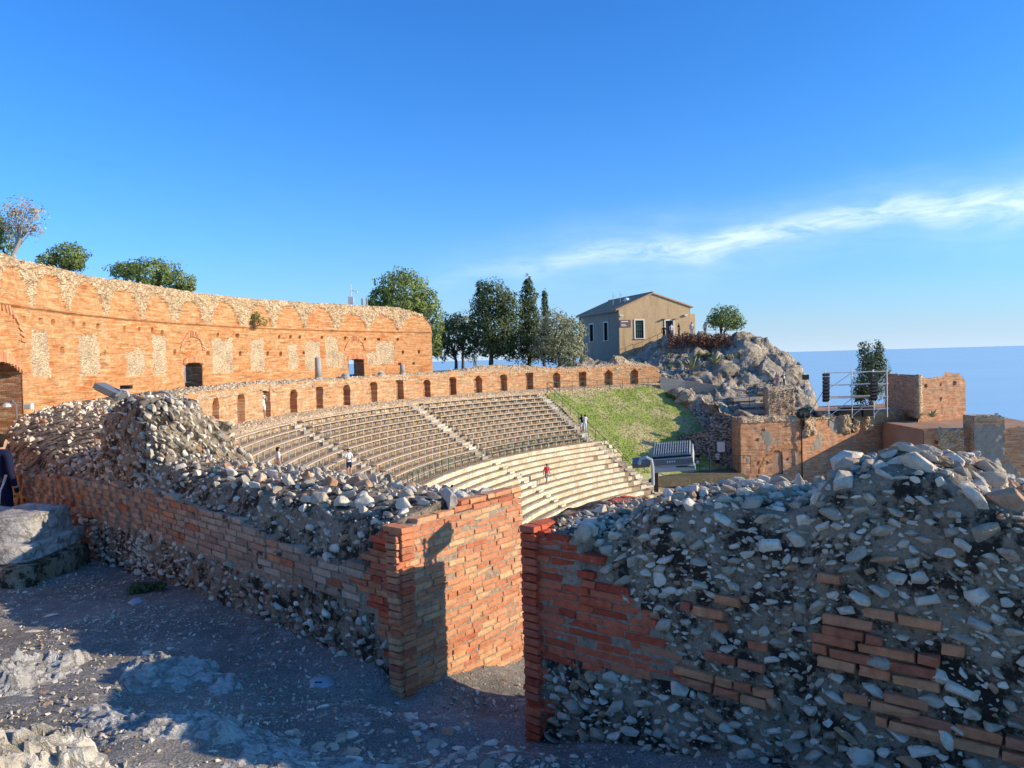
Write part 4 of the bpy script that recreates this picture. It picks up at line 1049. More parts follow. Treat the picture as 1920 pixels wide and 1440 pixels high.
# ---------------------------------------------------------------- flat walls for stage building and house
def flatwall(parent, A, B, z0, z1, fn, names, du=.15, dz=.15):
    A, B = V((A[0], A[1], 0)), V((B[0], B[1], 0)); L = (B-A).length; t = (B-A)/L; n = V((t.y, -t.x, 0))     # n faces the camera side when A is left of B
    return gridwall(parent, lambda u, d, z: A+t*u-n*d+V((0, 0, z)), 0, L, z0, z1, du, dz, fn, names)
sb = empty('stage_building', (0, 0, 0), 'ruined brick stage building with arched doorway, right of the shaded passage', 'building')
ST = -6.7
F0, F1, F2, F3, F4 = (21.5, 72.6), (27.6, 73.3), (33.2, 75.4), (39.4, 77.2), (46, 79.5)
def fac(seed, top=-6.35, door=None, holes=(), dark=()):
    def fn(u, z):
        n = fbm((u*1.2+seed, z*1.2, seed), 3)
        if z > top+.22*fbm((u*1.1, seed, 0), 3): return None
        if door and door[2] < z and arch_hole(u, z, door[0], door[1], door[3], .45): return (.75, 'door')
        for q_, (a, b) in enumerate(dark):
            if a+.2*n < u < b+.2*n and z > top-1.9+.3*n: return (-.35+.25*fbm((u*2, z*2, 1), 3), 'rub%d' % q_)
        for hu, hz in holes:
            if abs(u-hu) < .12 and abs(z-hz) < .12: return (.35, 'wall')
        if fbm((u*.6+seed, z*.5, 3), 4) > .3: return (-.02, 'plas')
        q = hypot(u-4.6, (z+12.6)*.8)
        if seed == 2 and 2.6 < q < 3.0 and z > -12: return (-.05, 'arch')
        return (.05*n, 'wall')
    return fn
def nmS(k): k = k.rstrip('0123456789'); return {'door': ('door_recess', M['doorway_shade']), 'arch': ('relieving_arch', M['brickwork_upper']), 'rub': ('rubble_core', M['rubble_crown']), 'wall': ('facade', M['brickwork_stage']), 'plas': ('plaster_patch', M['plaster_grey'])}[k]
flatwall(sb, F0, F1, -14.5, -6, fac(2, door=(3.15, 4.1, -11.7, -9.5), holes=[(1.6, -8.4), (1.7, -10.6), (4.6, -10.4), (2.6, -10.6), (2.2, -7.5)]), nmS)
flatwall(sb, F1, F2, -14.5, -6, fac(5, dark=[(.0, 1.5), (4.6, 5.8)]), nmS)
flatwall(sb, F2, F3, -14.5, -6, fac(9, -6.3, dark=[(0, .8), (1.4, 2.6)]), nmS)
mb = MB(); mb.prism([F0, F1, F2, F3, F4, (46, 92), (22.5, 88), (21.6, 80)], -14.4, ST); mb.v = [v+V((0, .12, 0)) for v in mb.v]; mb.build('terrace', M['terrace_earth'], sb)
flatwall(sb, (21.6, 80), F0, -14.5, -6.2, fac(14), nmS)
for x0, y0 in ((3.62, .0),):
    A = V((F0[0], F0[1], 0)); t = (V((F1[0], F1[1], 0))-A).normalized(); n = V((t.y, -t.x, 0))
    for k in range(6): MB().box(A+t*3.62-n*.45+V((0, 0, -11.5+k*.33)), (.9, .05, .05), Matrix.Rotation(atan2(t.y, t.x), 3, 'Z')).build('door_bar', M['old_wood'], sb)
dp = V((F1[0], F1[1], 0))+V((-.15, -.25, 0)); MB().tube([dp+V((0, .3, -6.3)), dp+V((0, 0, -6.5)), dp+V((0, 0, -14))], .07, 8).build('drain_pipe', M['black_paint'], sb)
for a_, b_, sd in ((F0, F1, 1), (F1, F2, 2), (F2, F3, 3)):
    A = V((a_[0], a_[1], 0)); B = V((b_[0], b_[1], 0)); L = (B-A).length; t = (B-A)/L; n = V((t.y, -t.x, 0))
    lt = Loft(lambda s, d, z, A=A, t=t, n=n: A+t*s-n*d+V((0, 0, z)), lambda s, sd=sd: [(-.08, -6.75), (-.05, -6.35+.3*fbm((s*.8, sd*9, 0), 3)), (.4, -6.2+.35*fbm((s*.8, sd*9, 0), 3)), (.9, -6.6), (1.0, -6.8)], 0, L, .15, 14, .12, 2.4)
    lt.build('broken_top', M['rubble_crown'], sb); stuff(sb, 'rubble_stones', lt.scatter(150, lambda s, d, z: rng.choice((.12, .2, .28)), mind=.8, mats=[M['limestone_far']], sink=.1))
# shaded cross wall and lit back wall standing on the terrace
cw = empty('cross_wall', (0, 0, 0), 'high brick wall at the right end of the stage terrace, side in shade and front sunlit', 'wall')
def cwf(top, seed, hl):
    def fn(u, z):
        n = fbm((u*1.2+seed, z*1.2, seed), 3)
        if z > top(u)+.2*fbm((u*1.6, seed, 0), 3): return None
        for hu, hz in hl:
            if abs(u-hu) < .14 and abs(z-hz) < .13: return (.4, 'wall')
        return (.05*n, 'wall')
    return fn
K1, K2, K3 = (40.0, 82.5), (39.6, 75.0), (45.4, 76.9)
flatwall(cw, K1, K2, -7, -2, cwf(lambda u: -2.75, 3, [(2.4, -4.0)]), nmS)
flatwall(cw, K2, K3, -7.4, -2, cwf(lambda u: -2.95-.25*max(0, 1-abs(u-1.5))+.25*(u > 3.4)-.9*max(0, u-5.2), 6, [(1.0, -3.9), (2.9, -3.8), (4.7, -3.7), (2.9, -5.2)]), nmS)
lc = Loft(lambda s, d, z: V((39.45+d, 74.8+s*.1, z)), lambda s: [(-.12, -7), (-.12, -2.9), (.1, -2.65), (.5, -2.7), (.55, -7)], 0, 4, .4, 30, .08, 2.5)
lc.build('rubble_quoin', M['rubble_crown'], cw)
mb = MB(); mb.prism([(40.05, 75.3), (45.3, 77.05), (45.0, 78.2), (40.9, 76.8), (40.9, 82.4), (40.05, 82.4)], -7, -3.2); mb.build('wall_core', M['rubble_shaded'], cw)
# low ruins at the far right
lo = empty('low_ruin', (0, 0, 0), 'low brick ruin with a stub of pier against the sea, far right', 'ruin')
Q0, Q1 = (36.4, 68.0), (47.5, 66.0)
flatwall(lo, Q0, Q1, -15, -6.5, fac(21, -7.25, dark=[(1, 3.2), (8.5, 11)]), nmS)
mb = MB(); mb.prism([(36.4, 68.15), (47.5, 66.15), (50, 80), (36.6, 76)], -15, -7.35); mb.build('terrace', M['terrace_earth'], lo)
pi_ = [pt(1832, 800, 66.0), pt(1888, 800, 65.6)]
flatwall(lo, (pi_[0].x, 66.4), (pi_[1].x, 65.9), -10, -5.6, lambda u, z: None if z > -6.0-.35*(u/1.2-1)**4+.12*fbm((u*2, 0, 0), 2) else (.08*fbm((u*2, z*2, 0), 3), 'rub' if z > -6.55 else ('plas' if z < -7.0 else 'wall')), nmS)
mb = MB(); mb.prism([(pi_[0].x+.1, 66.6), (pi_[1].x-.1, 66.1), (pi_[1].x, 68), (pi_[0].x+.2, 68.4)], -10, -6.15); mb.build('pier_core', M['rubble_crown'], lo)
# stone pier on the rocks
pr = empty('stone_pier', (0, 0, 0), 'broad rubble masonry pier on the rocks in front of the two visitors', 'wall')
pc = pt(1464, 752, 79.5)
lp = Loft(lambda s, d, z: V((pc.x-1.35+s, pc.y+d, pc.z+z)), lambda s: [(0, -1.9), (0, 1.2), (.3, 1.45), (1.4, 1.45), (1.6, -2)], 0, 2.7, .12, 30, .1, 2)
lp.build('pier_core', M['rubble_crown'], pr); stuff(pr, 'stone', lp.scatter(160, lambda s, d, z: rng.choice((.2, .3)), mind=.8, mats=[M['limestone_far']], sink=.12))
# retaining wall and shaded passage
rw = empty('retaining_wall', (0, 0, 0), 'dark shaded stone retaining wall below the grass', 'wall')
W0, W1, W2 = (15.9, 79.9), (19.6, 76.3), (21.6, 75.6)
def rwf(t0, t1, L, door=None):
    def fn(u, z):
        if z > lerp(t0, t1, u/L)+.12*fbm((u*2, 5, 0), 2): return None
        if door and door[0] < u < door[1] and z < door[2]: return (.9, 'door')
        return (.07*fbm((u*2, z*2, 0), 3), 'rub')
    return fn
nmR = lambda k: ('door_recess', M['doorway_shade']) if k == 'door' else ('wall_face', M['rubble_shaded'])
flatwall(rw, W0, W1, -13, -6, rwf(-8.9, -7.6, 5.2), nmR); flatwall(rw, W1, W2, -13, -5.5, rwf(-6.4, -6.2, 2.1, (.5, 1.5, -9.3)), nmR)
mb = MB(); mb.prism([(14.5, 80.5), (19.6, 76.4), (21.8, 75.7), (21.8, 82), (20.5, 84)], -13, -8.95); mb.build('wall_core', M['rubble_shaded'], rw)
mb = MB(); mb.prism([(12.5, 70), (21.6, 70.5), (21.6, 76.2), (15, 80)], -12.2, -11.5); pf = mb.build('passage_floor', M['dry_ground']); tag(pf, 'paved floor in front of the shaded passage', 'ground', kind='structure')
railing('passage_railing', 'black railing beside the passage in front of the stage building', [pt(1332, 884, 71.6), pt(1368, 884, 71.6), pt(1385, 884, 71.6), pt(1408, 885, 71.2)], 1.5, mat='black_paint')
railing('passage_railing', 'black railing in front of the shaded visitors left of the passage', [pt(1292, 885, 71.9), pt(1312, 885, 71.9), pt(1331, 885, 71.7)], 1.1, mat='black_paint')
o = empty('notice_board', pt(1352, 838, 75.6), 'small pale notice board on the wall of the shaded passage', 'sign'); MB().box((0, 0, 0), (.75, .06, 1.0)).build('panel', M['sign_white'], o); MB().box((0, .05, 0), (.85, .05, 1.1)).build('frame', M['lamp_grey'], o)

# ---------------------------------------------------------------- house
hx, ha, hb = V((14.1, 100, 0)), V((.96, .28, 0)), V((-.28, .96, 0))
W_, D_ = 10.35, 14.0
house = empty('house', (0, 0, 0), 'ochre plastered house with a low tiled gable roof on the rocky knoll', 'house')
def gtop(u): return interp(u, [(0, 5.9), (4.85, 7.9), (10.35, 6.15)])
GW, GD = (2.25, 3.45, 2.1, 4.45), (6.62, 7.78, 1.9, 4.35)
def box_hole(u, z, r): return r[0] < u < r[1] and r[2] < z < r[3]
gridwall(house, lambda u, d, z: hx+ha*u+hb*d+V((0, 0, z)), 0, W_, -2, 8, .09, .1, lambda u, z: None if z > gtop(u) or box_hole(u, z, GW) or box_hole(u, z, GD) else (.01*fbm((u, z, 0), 2), 'w'), lambda k: ('gable_wall', M['plaster_ochre']))
SW = [(3.55, 4.9, 2.0, 4.4), (8.55, 10.05, 2.0, 4.4)]
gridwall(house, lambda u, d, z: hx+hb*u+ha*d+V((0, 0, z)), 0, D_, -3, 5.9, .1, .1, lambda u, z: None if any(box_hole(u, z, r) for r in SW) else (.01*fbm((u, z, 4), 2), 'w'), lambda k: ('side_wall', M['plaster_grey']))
def hp(u, v, z): return hx+ha*u+hb*v+V((0, 0, z))
RZ = Matrix.Rotation(atan2(ha.y, ha.x), 3, 'Z')
mb = MB(); mb.add([hp(0, D_, -3), hp(W_, D_, -3), hp(W_, D_, 6.1), hp(4.85, D_, 7.8), hp(0, D_, 5.9)], [(0, 1, 2, 3, 4)]); mb.add([hp(W_, 0, -3), hp(W_, D_, -3), hp(W_, D_, 6.1), hp(W_, 0, 6.1)], [(0, 1, 2, 3)]); mb.build('rear_walls', M['plaster_ochre'], house)
def opening(c, w_, h, axis, door=False):
    """window or door seen in a wall whose outward normal is -axis"""
    t = ha if axis == 0 else hb; n = hb if axis == 0 else ha; Rm = RZ if axis == 0 else RZ @ Matrix.Rotation(pi/2, 3, 'Z')
    f = MB()
    for s in (-1, 1): f.box(c+t*(s*(w_/2+.07))-n*.03, (.17, .14, h+.3), Rm)
    f.box(c+V((0, 0, h/2+.07))-n*.035, (w_+.02, .14, .16), Rm)
    if not door: f.box(c-V((0, 0, h/2+.05))-n*.06, (w_+.3, .24, .1), Rm)
    fo = f.build('door' if door else 'window', M['white_trim'], house)
    MB().box(c+n*.22, (w_, .04, h), Rm).build('shade_sheet' if door else 'pane', M['dark_glass'], fo)  # doorway is closed by a dark sheet standing in for its shade
    if not door and axis == 0:
        for k in range(1, 4): MB().box(c+t*(w_*(k/4-.5))+n*.05, (.05, .05, h), Rm).build('bar', M['green_paint'], fo)
        for k in range(1, 4): MB().box(c+V((0, 0, h*(k/4-.5)))+n*.04, (w_, .04, .05), Rm).build('bar', M['green_paint'], fo)
    if door: MB().box(c+t*(w_*.38)+n*.1, (.06, .3, h), Rm).build('door_leaf', M['rust'], fo)
opening(hp((GW[0]+GW[1])/2, 0, (GW[2]+GW[3])/2), GW[1]-GW[0], GW[3]-GW[2], 0)
opening(hp((GD[0]+GD[1])/2, 0, (GD[2]+GD[3])/2), GD[1]-GD[0], GD[3]-GD[2], 0, True)
for r in SW: opening(hp(0, (r[0]+r[1])/2, (r[2]+r[3])/2), r[1]-r[0], r[3]-r[2], 1)
# roof of ridged tiles
def slope(a, b, za, zb, name):
    vs, fs = [], []; nv = 120; nu = 8; v0, v1 = -.18, D_+.3
    for i in range(nv+1):
        v = v0+(v1-v0)*i/nv; c = .05 if i % 2 else -.02
        for j in range(nu+1): t = j/nu; vs.append(hp(lerp(a, b, t), v, lerp(za, zb, t)+.16+c))
    for i in range(nv):
        for j in range(nu): q = i*(nu+1)+j; fs.append((q, q+nu+1, q+nu+2, q+1))
    vs2 = len(vs)
    for v in (v0, v1): vs += [hp(a, v, za), hp(b, v, zb), hp(b, v, zb+.16), hp(a, v, za+.16)]; fs.append(tuple(len(vs)-4+k for k in range(4)))
    fs.append((vs2, vs2+4, vs2+5, vs2+1)); fs.append((vs2, vs2+3, vs2+7, vs2+4))
    return meshobj(name, vs, fs, M['roof_tile'], house)
rf = slope(-.45, 4.9, 5.72, 7.92, 'roof'); slope(10.75, 4.8, 6.02, 7.92, 'roof')
MB().tube([hp(4.85, -.2, 8.1), hp(4.85, D_+.3, 8.1)], .12, 6).build('ridge', M['roof_tile'], rf)
MB().tube([hp(-.48, -.1, 5.7), hp(-.48, D_, 5.7)], .08, 6).build('gutter', M['lamp_grey'], house)
MB().tube([hp(-.12, 13.7, 5.6), hp(-.12, 13.7, -1)], .07, 6).build('drain_pipe', M['lamp_grey'], house)
mb = MB(); mb.add([hp(W_+.01, .6, -2), hp(W_+1.05, .6, -2), hp(W_+1.05, .6, 5.25), hp(W_+.01, .6, 5.25), hp(W_+.01, 4, -2), hp(W_+1.05, 4, -2), hp(W_+1.05, 4, 5.25), hp(W_+.01, 4, 5.25)], [(0, 1, 2, 3), (1, 5, 6, 2), (3, 2, 6, 7), (4, 7, 6, 5)]); mb.build('annex', M['plaster_ochre'], house)
for dx in (7.95, 6.35): MB().box(hp(dx, -.25, 4.55), (.55, .5, .06), RZ).build('awning', M['old_wood'], house)
for u, v, z in ((.25, -.2, 5.1), (9.6, -.2, 5.05)): MB().box(hp(u, v, z), (.5, .22, .2), RZ).build('wall_lamp', M['lamp_light'], house)
sg = empty('sign', hp(.85, -.06, 4.05), 'brown sign with pale lettering at the corner of the house', 'sign')
MB().box((0, 0, 0), (1.55, .05, .95), RZ).build('panel', M['sign_brown'], sg)
for z, l, h in ((.27, 1.0, .1), (-.1, .62, .07), (-.3, .78, .07)): MB().box(ha*(-.6+l/2)+V((0, 0, z))-hb*.035, (l, .02, h), RZ).build('text_line', M['sign_white'], sg)
for i, (u, v, h) in enumerate(((1.9, 6, 2.0), (2.6, 5.2, 1.6))):
    o = empty('antenna', hp(u, v, 6.7+.4*i), ['taller left antenna', 'shorter right antenna'][i]+' on the house roof', 'antenna'); MB().tube([(0, 0, -.2), (0, 0, h)], .04, 5).build('mast', M['steel_galv'], o)
    MB().tube([(0, 0, h*.7), (.3, 0, h*.7)], .025, 4).build('crossarm', M['steel_galv'], o)
o = empty('dome_aerial', hp(2.7, 3.4, 7.1), 'white dome aerial on the house roof', 'aerial'); MB().lathe((0, 0, 0), [(.12, -.3), (.12, 0), (.38, .05), (.42, .3), (.3, .5), (.08, .58)], 12).build('dome', M['sign_white'], o, True)
# outside stair and terrace in front of the house
tr = empty('house_terrace', (0, 0, 0), 'masonry terrace and outside stair in front of the house', 'terrace')
MB().box(hp(8.9, -1.6, .35), (6.2, 3.3, 3.3), RZ).build('platform', M['plaster_grey'], tr)
for k in range(11):
    MB().box(hp(5.6-.42*k, -1.1, .05-.15*k), (.42, 1.5, 3.3-.02*k), RZ).build('step', M['plaster_grey'], tr)
mb = MB(); mb.tube([hp(5.6, -1.9, 2.9), hp(1.2, -1.9, 1.2)], .03, 5)
for k in range(5): mb.tube([hp(5.6-1.1*k, -1.9, 1.8-.42*k), hp(5.6-1.1*k, -1.9, 2.9-.42*k)], .025, 5)
mb.build('handrail', M['black_paint'], tr)
railing('terrace_fence', 'thin fence on the terrace right of the house', [hp(11.2, -2.4, 1.95), hp(12.6, -2.6, 1.9), hp(14, -2.8, 1.8), hp(15.4, -3.0, 1.8)], 1.0, mat='old_wood')

# ---------------------------------------------------------------- trees and plants
def tree(name, label, base, ell, Y, mat, seed, leaf=.2, dens=1.0, bark='bark', trunk=.3, clump=1.0, forks=7, cat='tree', shell=.35, group=None):
    """ell: crown lobes (x, y, half width, half height) as seen, turned into volumes round the trunk at distance Y"""
    rr = random.Random(seed); b = V(base); o = empty(name, b, label, cat, group); mb = MB(); lb = MB(); cs = []
    k = Y/FPX; o_ = V((seed*7.3, 0, 0))
    for (x, y, rx, ry) in ell:
        c = pt(x, y, Y)-b; rx, ry = rx*k, ry*k; rm = max(min(rx, ry), .3); n = int(dens*11*(rx*rx+2*rx*ry)/3*4/(leaf*leaf)*.62); fr = 1.5/rm**.5
        for _ in range(n):
            d = V((rr.gauss(0, 1), rr.gauss(0, 1), rr.gauss(0, 1))).normalized(); q = V((d.x*rx, d.y*rx, d.z*ry))
            nz = fbm((c+q)*fr*.9+o_, 3)
            kk = (.98+.5*nz)*(1-shell*rr.random()**1.8)
            if fbm((c+q*kk)*1.6+o_, 2) < -.22-.3*rr.random(): continue
            p = c+q*kk; s_ = leaf*rr.uniform(.6, 1.35); nn = (d*1.5+V((rr.gauss(0, .6), rr.gauss(0, .6), rr.gauss(0, .6)+.2))).normalized()
            t = nn.cross(V((0, 0, 1)) if abs(nn.z) < .9 else V((1, 0, 0))).normalized(); bb_ = nn.cross(t); a_ = rr.random()*6.28; t, bb_ = t*cos(a_)+bb_*sin(a_), bb_*cos(a_)-t*sin(a_)
            i = len(lb.v); lb.v += [p-t*s_*.6-bb_*s_*.25, p+t*s_*.6-bb_*s_*.2, p+bb_*s_*.5]; lb.f.append((i, i+1, i+2))
            if rr.random() < .01: cs.append(c+q*kk*.9)
        cs.append(c)
    lo_ = min(c.z for c in cs); hi = max(c.z for c in cs); top = V((0, 0, lerp(lo_, hi, .35))); mid = sum(cs, V())/len(cs); top.x, top.y = mid.x*.7, mid.y*.7
    pts = [V((0, 0, -.4)), V((rr.gauss(0, .08), 0, top.z*.3)), top*.65+V((rr.gauss(0, .15), 0, 0)), top]
    mb.tube(pts, [trunk, trunk*.8, trunk*.6, trunk*.3], 8); mb.build('trunk', M[bark], o)
    lm = MB()
    for c in rr.sample(cs, min(forks, len(cs))):
        st_ = pts[2].lerp(pts[1], rr.random()); m_ = st_.lerp(c, .5)+V((0, 0, .1*c.length*rr.uniform(-.1, .5)))
        lm.tube([st_, m_, c], [trunk*.35, trunk*.22, trunk*.07], 5)
    lm.build('limb', M[bark], o); lb.build('crown', M[mat], o)
    return o
tree('dry_tree', 'sparse dry tree with a pale forked trunk, far left above the tall wall', pt(32, 500, 45), [(28, 398, 34, 26), (62, 395, 24, 24), (18, 425, 20, 20), (62, 430, 20, 20)], 45, 'leaf_dry', 1, .11, .3, 'bark_pale', .16, .8, 16, shell=.9)
tree('dark_tree', 'dark green tree cut by the left edge above the tall wall', pt(-8, 500, 46), [(2, 452, 22, 40), (-6, 418, 12, 26), (-30, 440, 30, 40)], 46, 'leaf_pine', 2, .14, 1.0)
tree('pine_tree', 'small round green pine behind the tall wall, left', pt(118, 520, 44), [(128, 478, 34, 24), (100, 492, 30, 16), (140, 492, 20, 16)], 44, 'leaf_bush', 3, .13, 1.2)
tree('shrubby_tree', 'broad low green tree peering over the tall wall', pt(290, 570, 56), [(285, 514, 50, 30), (235, 508, 30, 16), (325, 530, 38, 20), (350, 540, 18, 10)], 56, 'leaf_bush', 4, .16, 1.2)
tree('stone_pine', 'large rounded pine behind the right end of the tall wall', pt(760, 690, 88), [(755, 540, 48, 34), (800, 572, 26, 30), (716, 558, 26, 20), (760, 575, 50, 18), (818, 612, 16, 20), (815, 650, 14, 26), (700, 570, 14, 8)], 88, 'leaf_pine', 5, .26, 1.3, 'bark', .4, .95)
tree('olive_tree', 'dark grey-green olive tree in the shade right of the tall wall', pt(855, 690, 92), [(850, 625, 36, 38), (828, 645, 22, 34), (878, 642, 24, 34)], 92, 'leaf_dark', 6, .22, 1.0, 'bark', .22, .9, 12)
tree('pale_olive', 'pale topped olive tree behind the dark olive', pt(868, 688, 97), [(868, 608, 26, 18), (850, 612, 20, 14)], 97, 'leaf_olive', 16, .2, .9, 'bark', .2)
tree('aleppo_pine', 'tall dark pine left of the cypress', pt(920, 694, 90), [(922, 560, 36, 34), (950, 580, 30, 36), (902, 590, 24, 30), (930, 620, 50, 34), (908, 645, 28, 24), (962, 645, 28, 34), (905, 540, 14, 14), (940, 650, 34, 22)], 90, 'leaf_dark', 7, .24, 1.2, 'bark', .32, .95)
tree('cypress', 'tall dark cypress in the middle of the tree group', pt(992, 694, 92), [(990, 535, 9, 20), (991, 562, 17, 30), (992, 600, 22, 42), (992, 645, 24, 40)], 92, 'leaf_dark', 8, .22, 1.6, 'bark', .3, .9)
tree('cypress', 'slender small cypress tip behind the tall cypress', pt(1021, 690, 99), [(1021, 560, 6, 18), (1022, 585, 8, 22), (1021, 620, 9, 30)], 99, 'leaf_dark', 9, .2, 2.0, 'bark', .2, .9)
tree('olive_tree', 'pale sunlit olive tree left of the house', pt(1050, 696, 88), [(1042, 622, 36, 36), (1070, 634, 28, 40), (1022, 650, 28, 34), (1058, 660, 40, 26)], 88, 'leaf_olive', 10, .22, 1.3, 'bark', .22, .95)
tree('bushy_tree', 'round green bush on the knoll right of the house', pt(1360, 632, 95), [(1360, 594, 30, 22), (1342, 602, 18, 14), (1380, 604, 18, 14)], 95, 'leaf_bush', 11, .2, 1.1, 'bark', .14)
tree('cypress', 'ragged dark cypress behind the scaffold against the sea', pt(1632, 790, 90), [(1622, 662, 13, 24), (1647, 662, 12, 26), (1634, 690, 25, 32), (1632, 722, 29, 34), (1654, 698, 14, 22), (1613, 738, 16, 26)], 90, 'leaf_dark', 12, .22, 1.1, 'bark', .25, .8, shell=.6)
rr = random.Random(77)
hd = empty('hedge', pt(1320, 640, 94.5), 'reddish brown clipped hedge along the house terrace', 'hedge'); lb = MB()
for k in range(60):
    t = rr.random(); leafball(lb, pt(lerp(1254, 1388, t), 640-4*t+rr.uniform(-9, 8), 94.6+rr.uniform(-.6, .6))-hd.location, .6, 90, .16, rr)
lb.build('foliage', M['leaf_hedge'], hd); lb = MB()
for k in range(14): lb.tube([pt(1258+10*k, 655, 95)-hd.location, pt(1258+10*k, 638, 95)-hd.location], .04, 4)
lb.build('stems', M['bark'], hd)
def agave(label, p, s, seed):
    rr = random.Random(seed); o = empty('agave', p, label, 'plant')
    for k in range(22):
        a = k*2.4; el = rr.uniform(.35, 1.35); L = s*rr.uniform(.7, 1.1); d = V((cos(a)*cos(el), sin(a)*cos(el), sin(el))); sd_ = V((-sin(a), cos(a), 0))
        mb = MB(); w_ = s*.09; q = [V((0, 0, 0)), d*L*.45+V((0, 0, .02*s)), d*L-V((0, 0, .12*s*cos(el)))]
        for i, ww in enumerate((.7, 1, .05)): mb.v += [q[i]-sd_*w_*ww, q[i]+V((0, 0, -w_*.5*ww)), q[i]+sd_*w_*ww]
        mb.f = [(0, 1, 4, 3), (1, 2, 5, 4), (3, 4, 7, 6), (4, 5, 8, 7), (0, 3, 5, 2), (3, 6, 8, 5)]; mb.build('leaf', M['leaf_agave'], o)
agave('large agave on the rocks below the hedge, left one', pt(1298, 692, 90), 1.9, 1); agave('agave on the rocks below the hedge, right one', pt(1341, 684, 90.5), 1.7, 2); agave('small agave low on the bank right of the niche wall', pt(1246, 698, 91.5), .9, 3)
sh = empty('shrub', pt(1494, 692, 90.5), 'small shrub clinging to the edge of the cliff', 'shrub'); lb = MB()
for k in range(6): leafball(lb, V((rr.uniform(-.4, .6), 0, rr.uniform(0, .7))), .22, 40, .12, rr)
lb.build('foliage', M['leaf_bush'], sh); MB().tube([(0, 0, -.5), (.2, 0, .4)], .03, 4).build('stem', M['bark'], sh)

# scrub on the knoll
rr = random.Random(123)
for i, (x, y, Y, s_, mt, lb_) in enumerate([(1270, 690, 92.5, .9, 'leaf_bush', 'low green scrub between house stair and agaves'), (1262, 672, 94, .8, 'leaf_olive', 'grey scrub under the hedge at the stair foot'), (1320, 668, 92.6, .7, 'leaf_bush', 'scrub between the two large agaves'), (1375, 672, 91.5, .7, 'leaf_straw', 'dry grass tuft on the knoll face right of the agaves'), (1420, 690, 90, .6, 'leaf_straw', 'dry grass tuft high on the seaward rock face'), (1385, 712, 88.5, .7, 'leaf_bush', 'green scrub above the right end of the parapet'), (1330, 745, 85, .6, 'leaf_bush', 'small green bush among the boulders'), (1262, 745, 85.6, .6, 'leaf_bush', 'small bush at the top right corner of the grass'), (1430, 742, 83.5, .6, 'leaf_straw', 'dry grass on the stone steps'), (1508, 772, 74.6, .55, 'leaf_bush', 'small green weed left of the scaffold')]):
    o = empty('scrub', pt(x, y, Y), lb_, 'shrub'); lb = MB()
    for k in range(9): leafball(lb, V((rr.uniform(-1, 1)*s_, rr.uniform(-.5, .5)*s_, rr.uniform(-.1, .5)*s_)), .42*s_, 60, .15, rr, 1, .8)
    lb.build('foliage', M[mt], o); MB().tube([(0, 0, -.5), (.05, 0, .3*s_)], .03, 4).build('stem', M['bark'], o)
bigrock('shadow_heap', 'unseen added rock heap shading the theatre end of the brick passage', V((2.1, 7.3, -2.5)), (1.5, 1.0, 1.9), 5, 'bedrock')  # out of view, added to throw shade on the far end of the jamb

# ---------------------------------------------------------------- scaffold and stage equipment
sc = empty('scaffold', (0, 0, 0), 'galvanised tube scaffold on the stage terrace', 'scaffold')
def sp(x, z, Y=73.9): p = pt(x, 720, Y); return V((p.x, Y, z))
ztop = -2.1; zb = -6.7
XS = (1553, 1597, 1638, 1663)
for Y in (74.0, 75.6):
    for x in XS: MB().tube([sp(x, zb, Y), sp(x, ztop-(.5 if x == 1553 else 0), Y)], .045, 6).build('post', M['steel_galv'], sc)
    for z in (ztop-.2, -3.5, -4.75, -5.9): MB().tube([sp(1548, z, Y), sp(1666, z, Y)], .035, 6).build('ledger', M['steel_galv'], sc)
for a, b in ((1553, 1597), (1597, 1638), (1638, 1663)): MB().tube([sp(a, -6.5), sp(b, -4.8)], .035, 6).build('brace', M['steel_galv'], sc)
for a, b in ((1553, 1597), (1638, 1663)): MB().tube([sp(a, -3.9, 75.6), sp(b, -2.4, 75.6)], .035, 6).build('brace', M['steel_galv'], sc)
MB().tube([sp(1515, -6.3), sp(1553, -3.2)], .035, 6).build('brace', M['steel_galv'], sc)
for x in XS: MB().tube([sp(x, -4.75), sp(x, -4.75, 75.6)], .035, 6).build('transom', M['steel_galv'], sc)
for k in range(4): MB().box((sp(1553, 0)+sp(1663, 0))/2+V((0, .25+.4*k, -4.66)), ((sp(1663, 0)-sp(1553, 0)).x, .34, .06)).build('deck_board', M['bench_wood'], sc)
for i, (x, lab) in enumerate(((1549, 'left'), (1639, 'right'))):
    o = empty('speaker_array', sp(x, -2.2, 73.6), 'curved column of black loudspeakers hung at the %s of the scaffold' % lab, 'loudspeaker')
    for k in range(8):
        a = -.1-.07*k; MB().box((0, .02*k*k*.1, -.25-.34*k), (.55, .42, .27), Matrix.Rotation(a, 3, 'X')).build('speaker', M['black_paint'], o)
    MB().tube([(0, .3, .1), (0, .3, -2.9)], .05, 6).build('hanger', M['steel_galv'], o)
def stage_lamp(label, p, s, rot):
    o = empty('stage_lamp', p, label, 'lamp'); o.rotation_euler = (0, 0, rot)
    m_ = MB().lathe((0, 0, 0), [(.1*s, -.5*s), (.3*s, -.35*s), (.34*s, .3*s), (.38*s, .5*s)], 14); m_.v = [V((v.z, v.y, v.x*.9+.45*s)) for v in m_.v]; m_.build('housing', M['black_paint'], o)
    MB().box((0, .36*s, .3*s), (.1*s, .04*s, .6*s)).box((0, -.36*s, .3*s), (.1*s, .04*s, .6*s)).box((0, 0, .02*s), (.3*s, .76*s, .05*s)).build('yoke', M['black_paint'], o)
stage_lamp('largest black stage lamp lying left of the scaffold', sp(1506, -6.68, 72.8)+V((0, .4, 0)), 1.15, .2)
stage_lamp('black stage lamp at the left foot of the scaffold', sp(1535, -6.68, 73.2)+V((0, .5, 0)), .9, 1.0)
stage_lamp('black stage lamp standing under the scaffold deck', sp(1566, -6.68, 74.8), .95, 2.0)
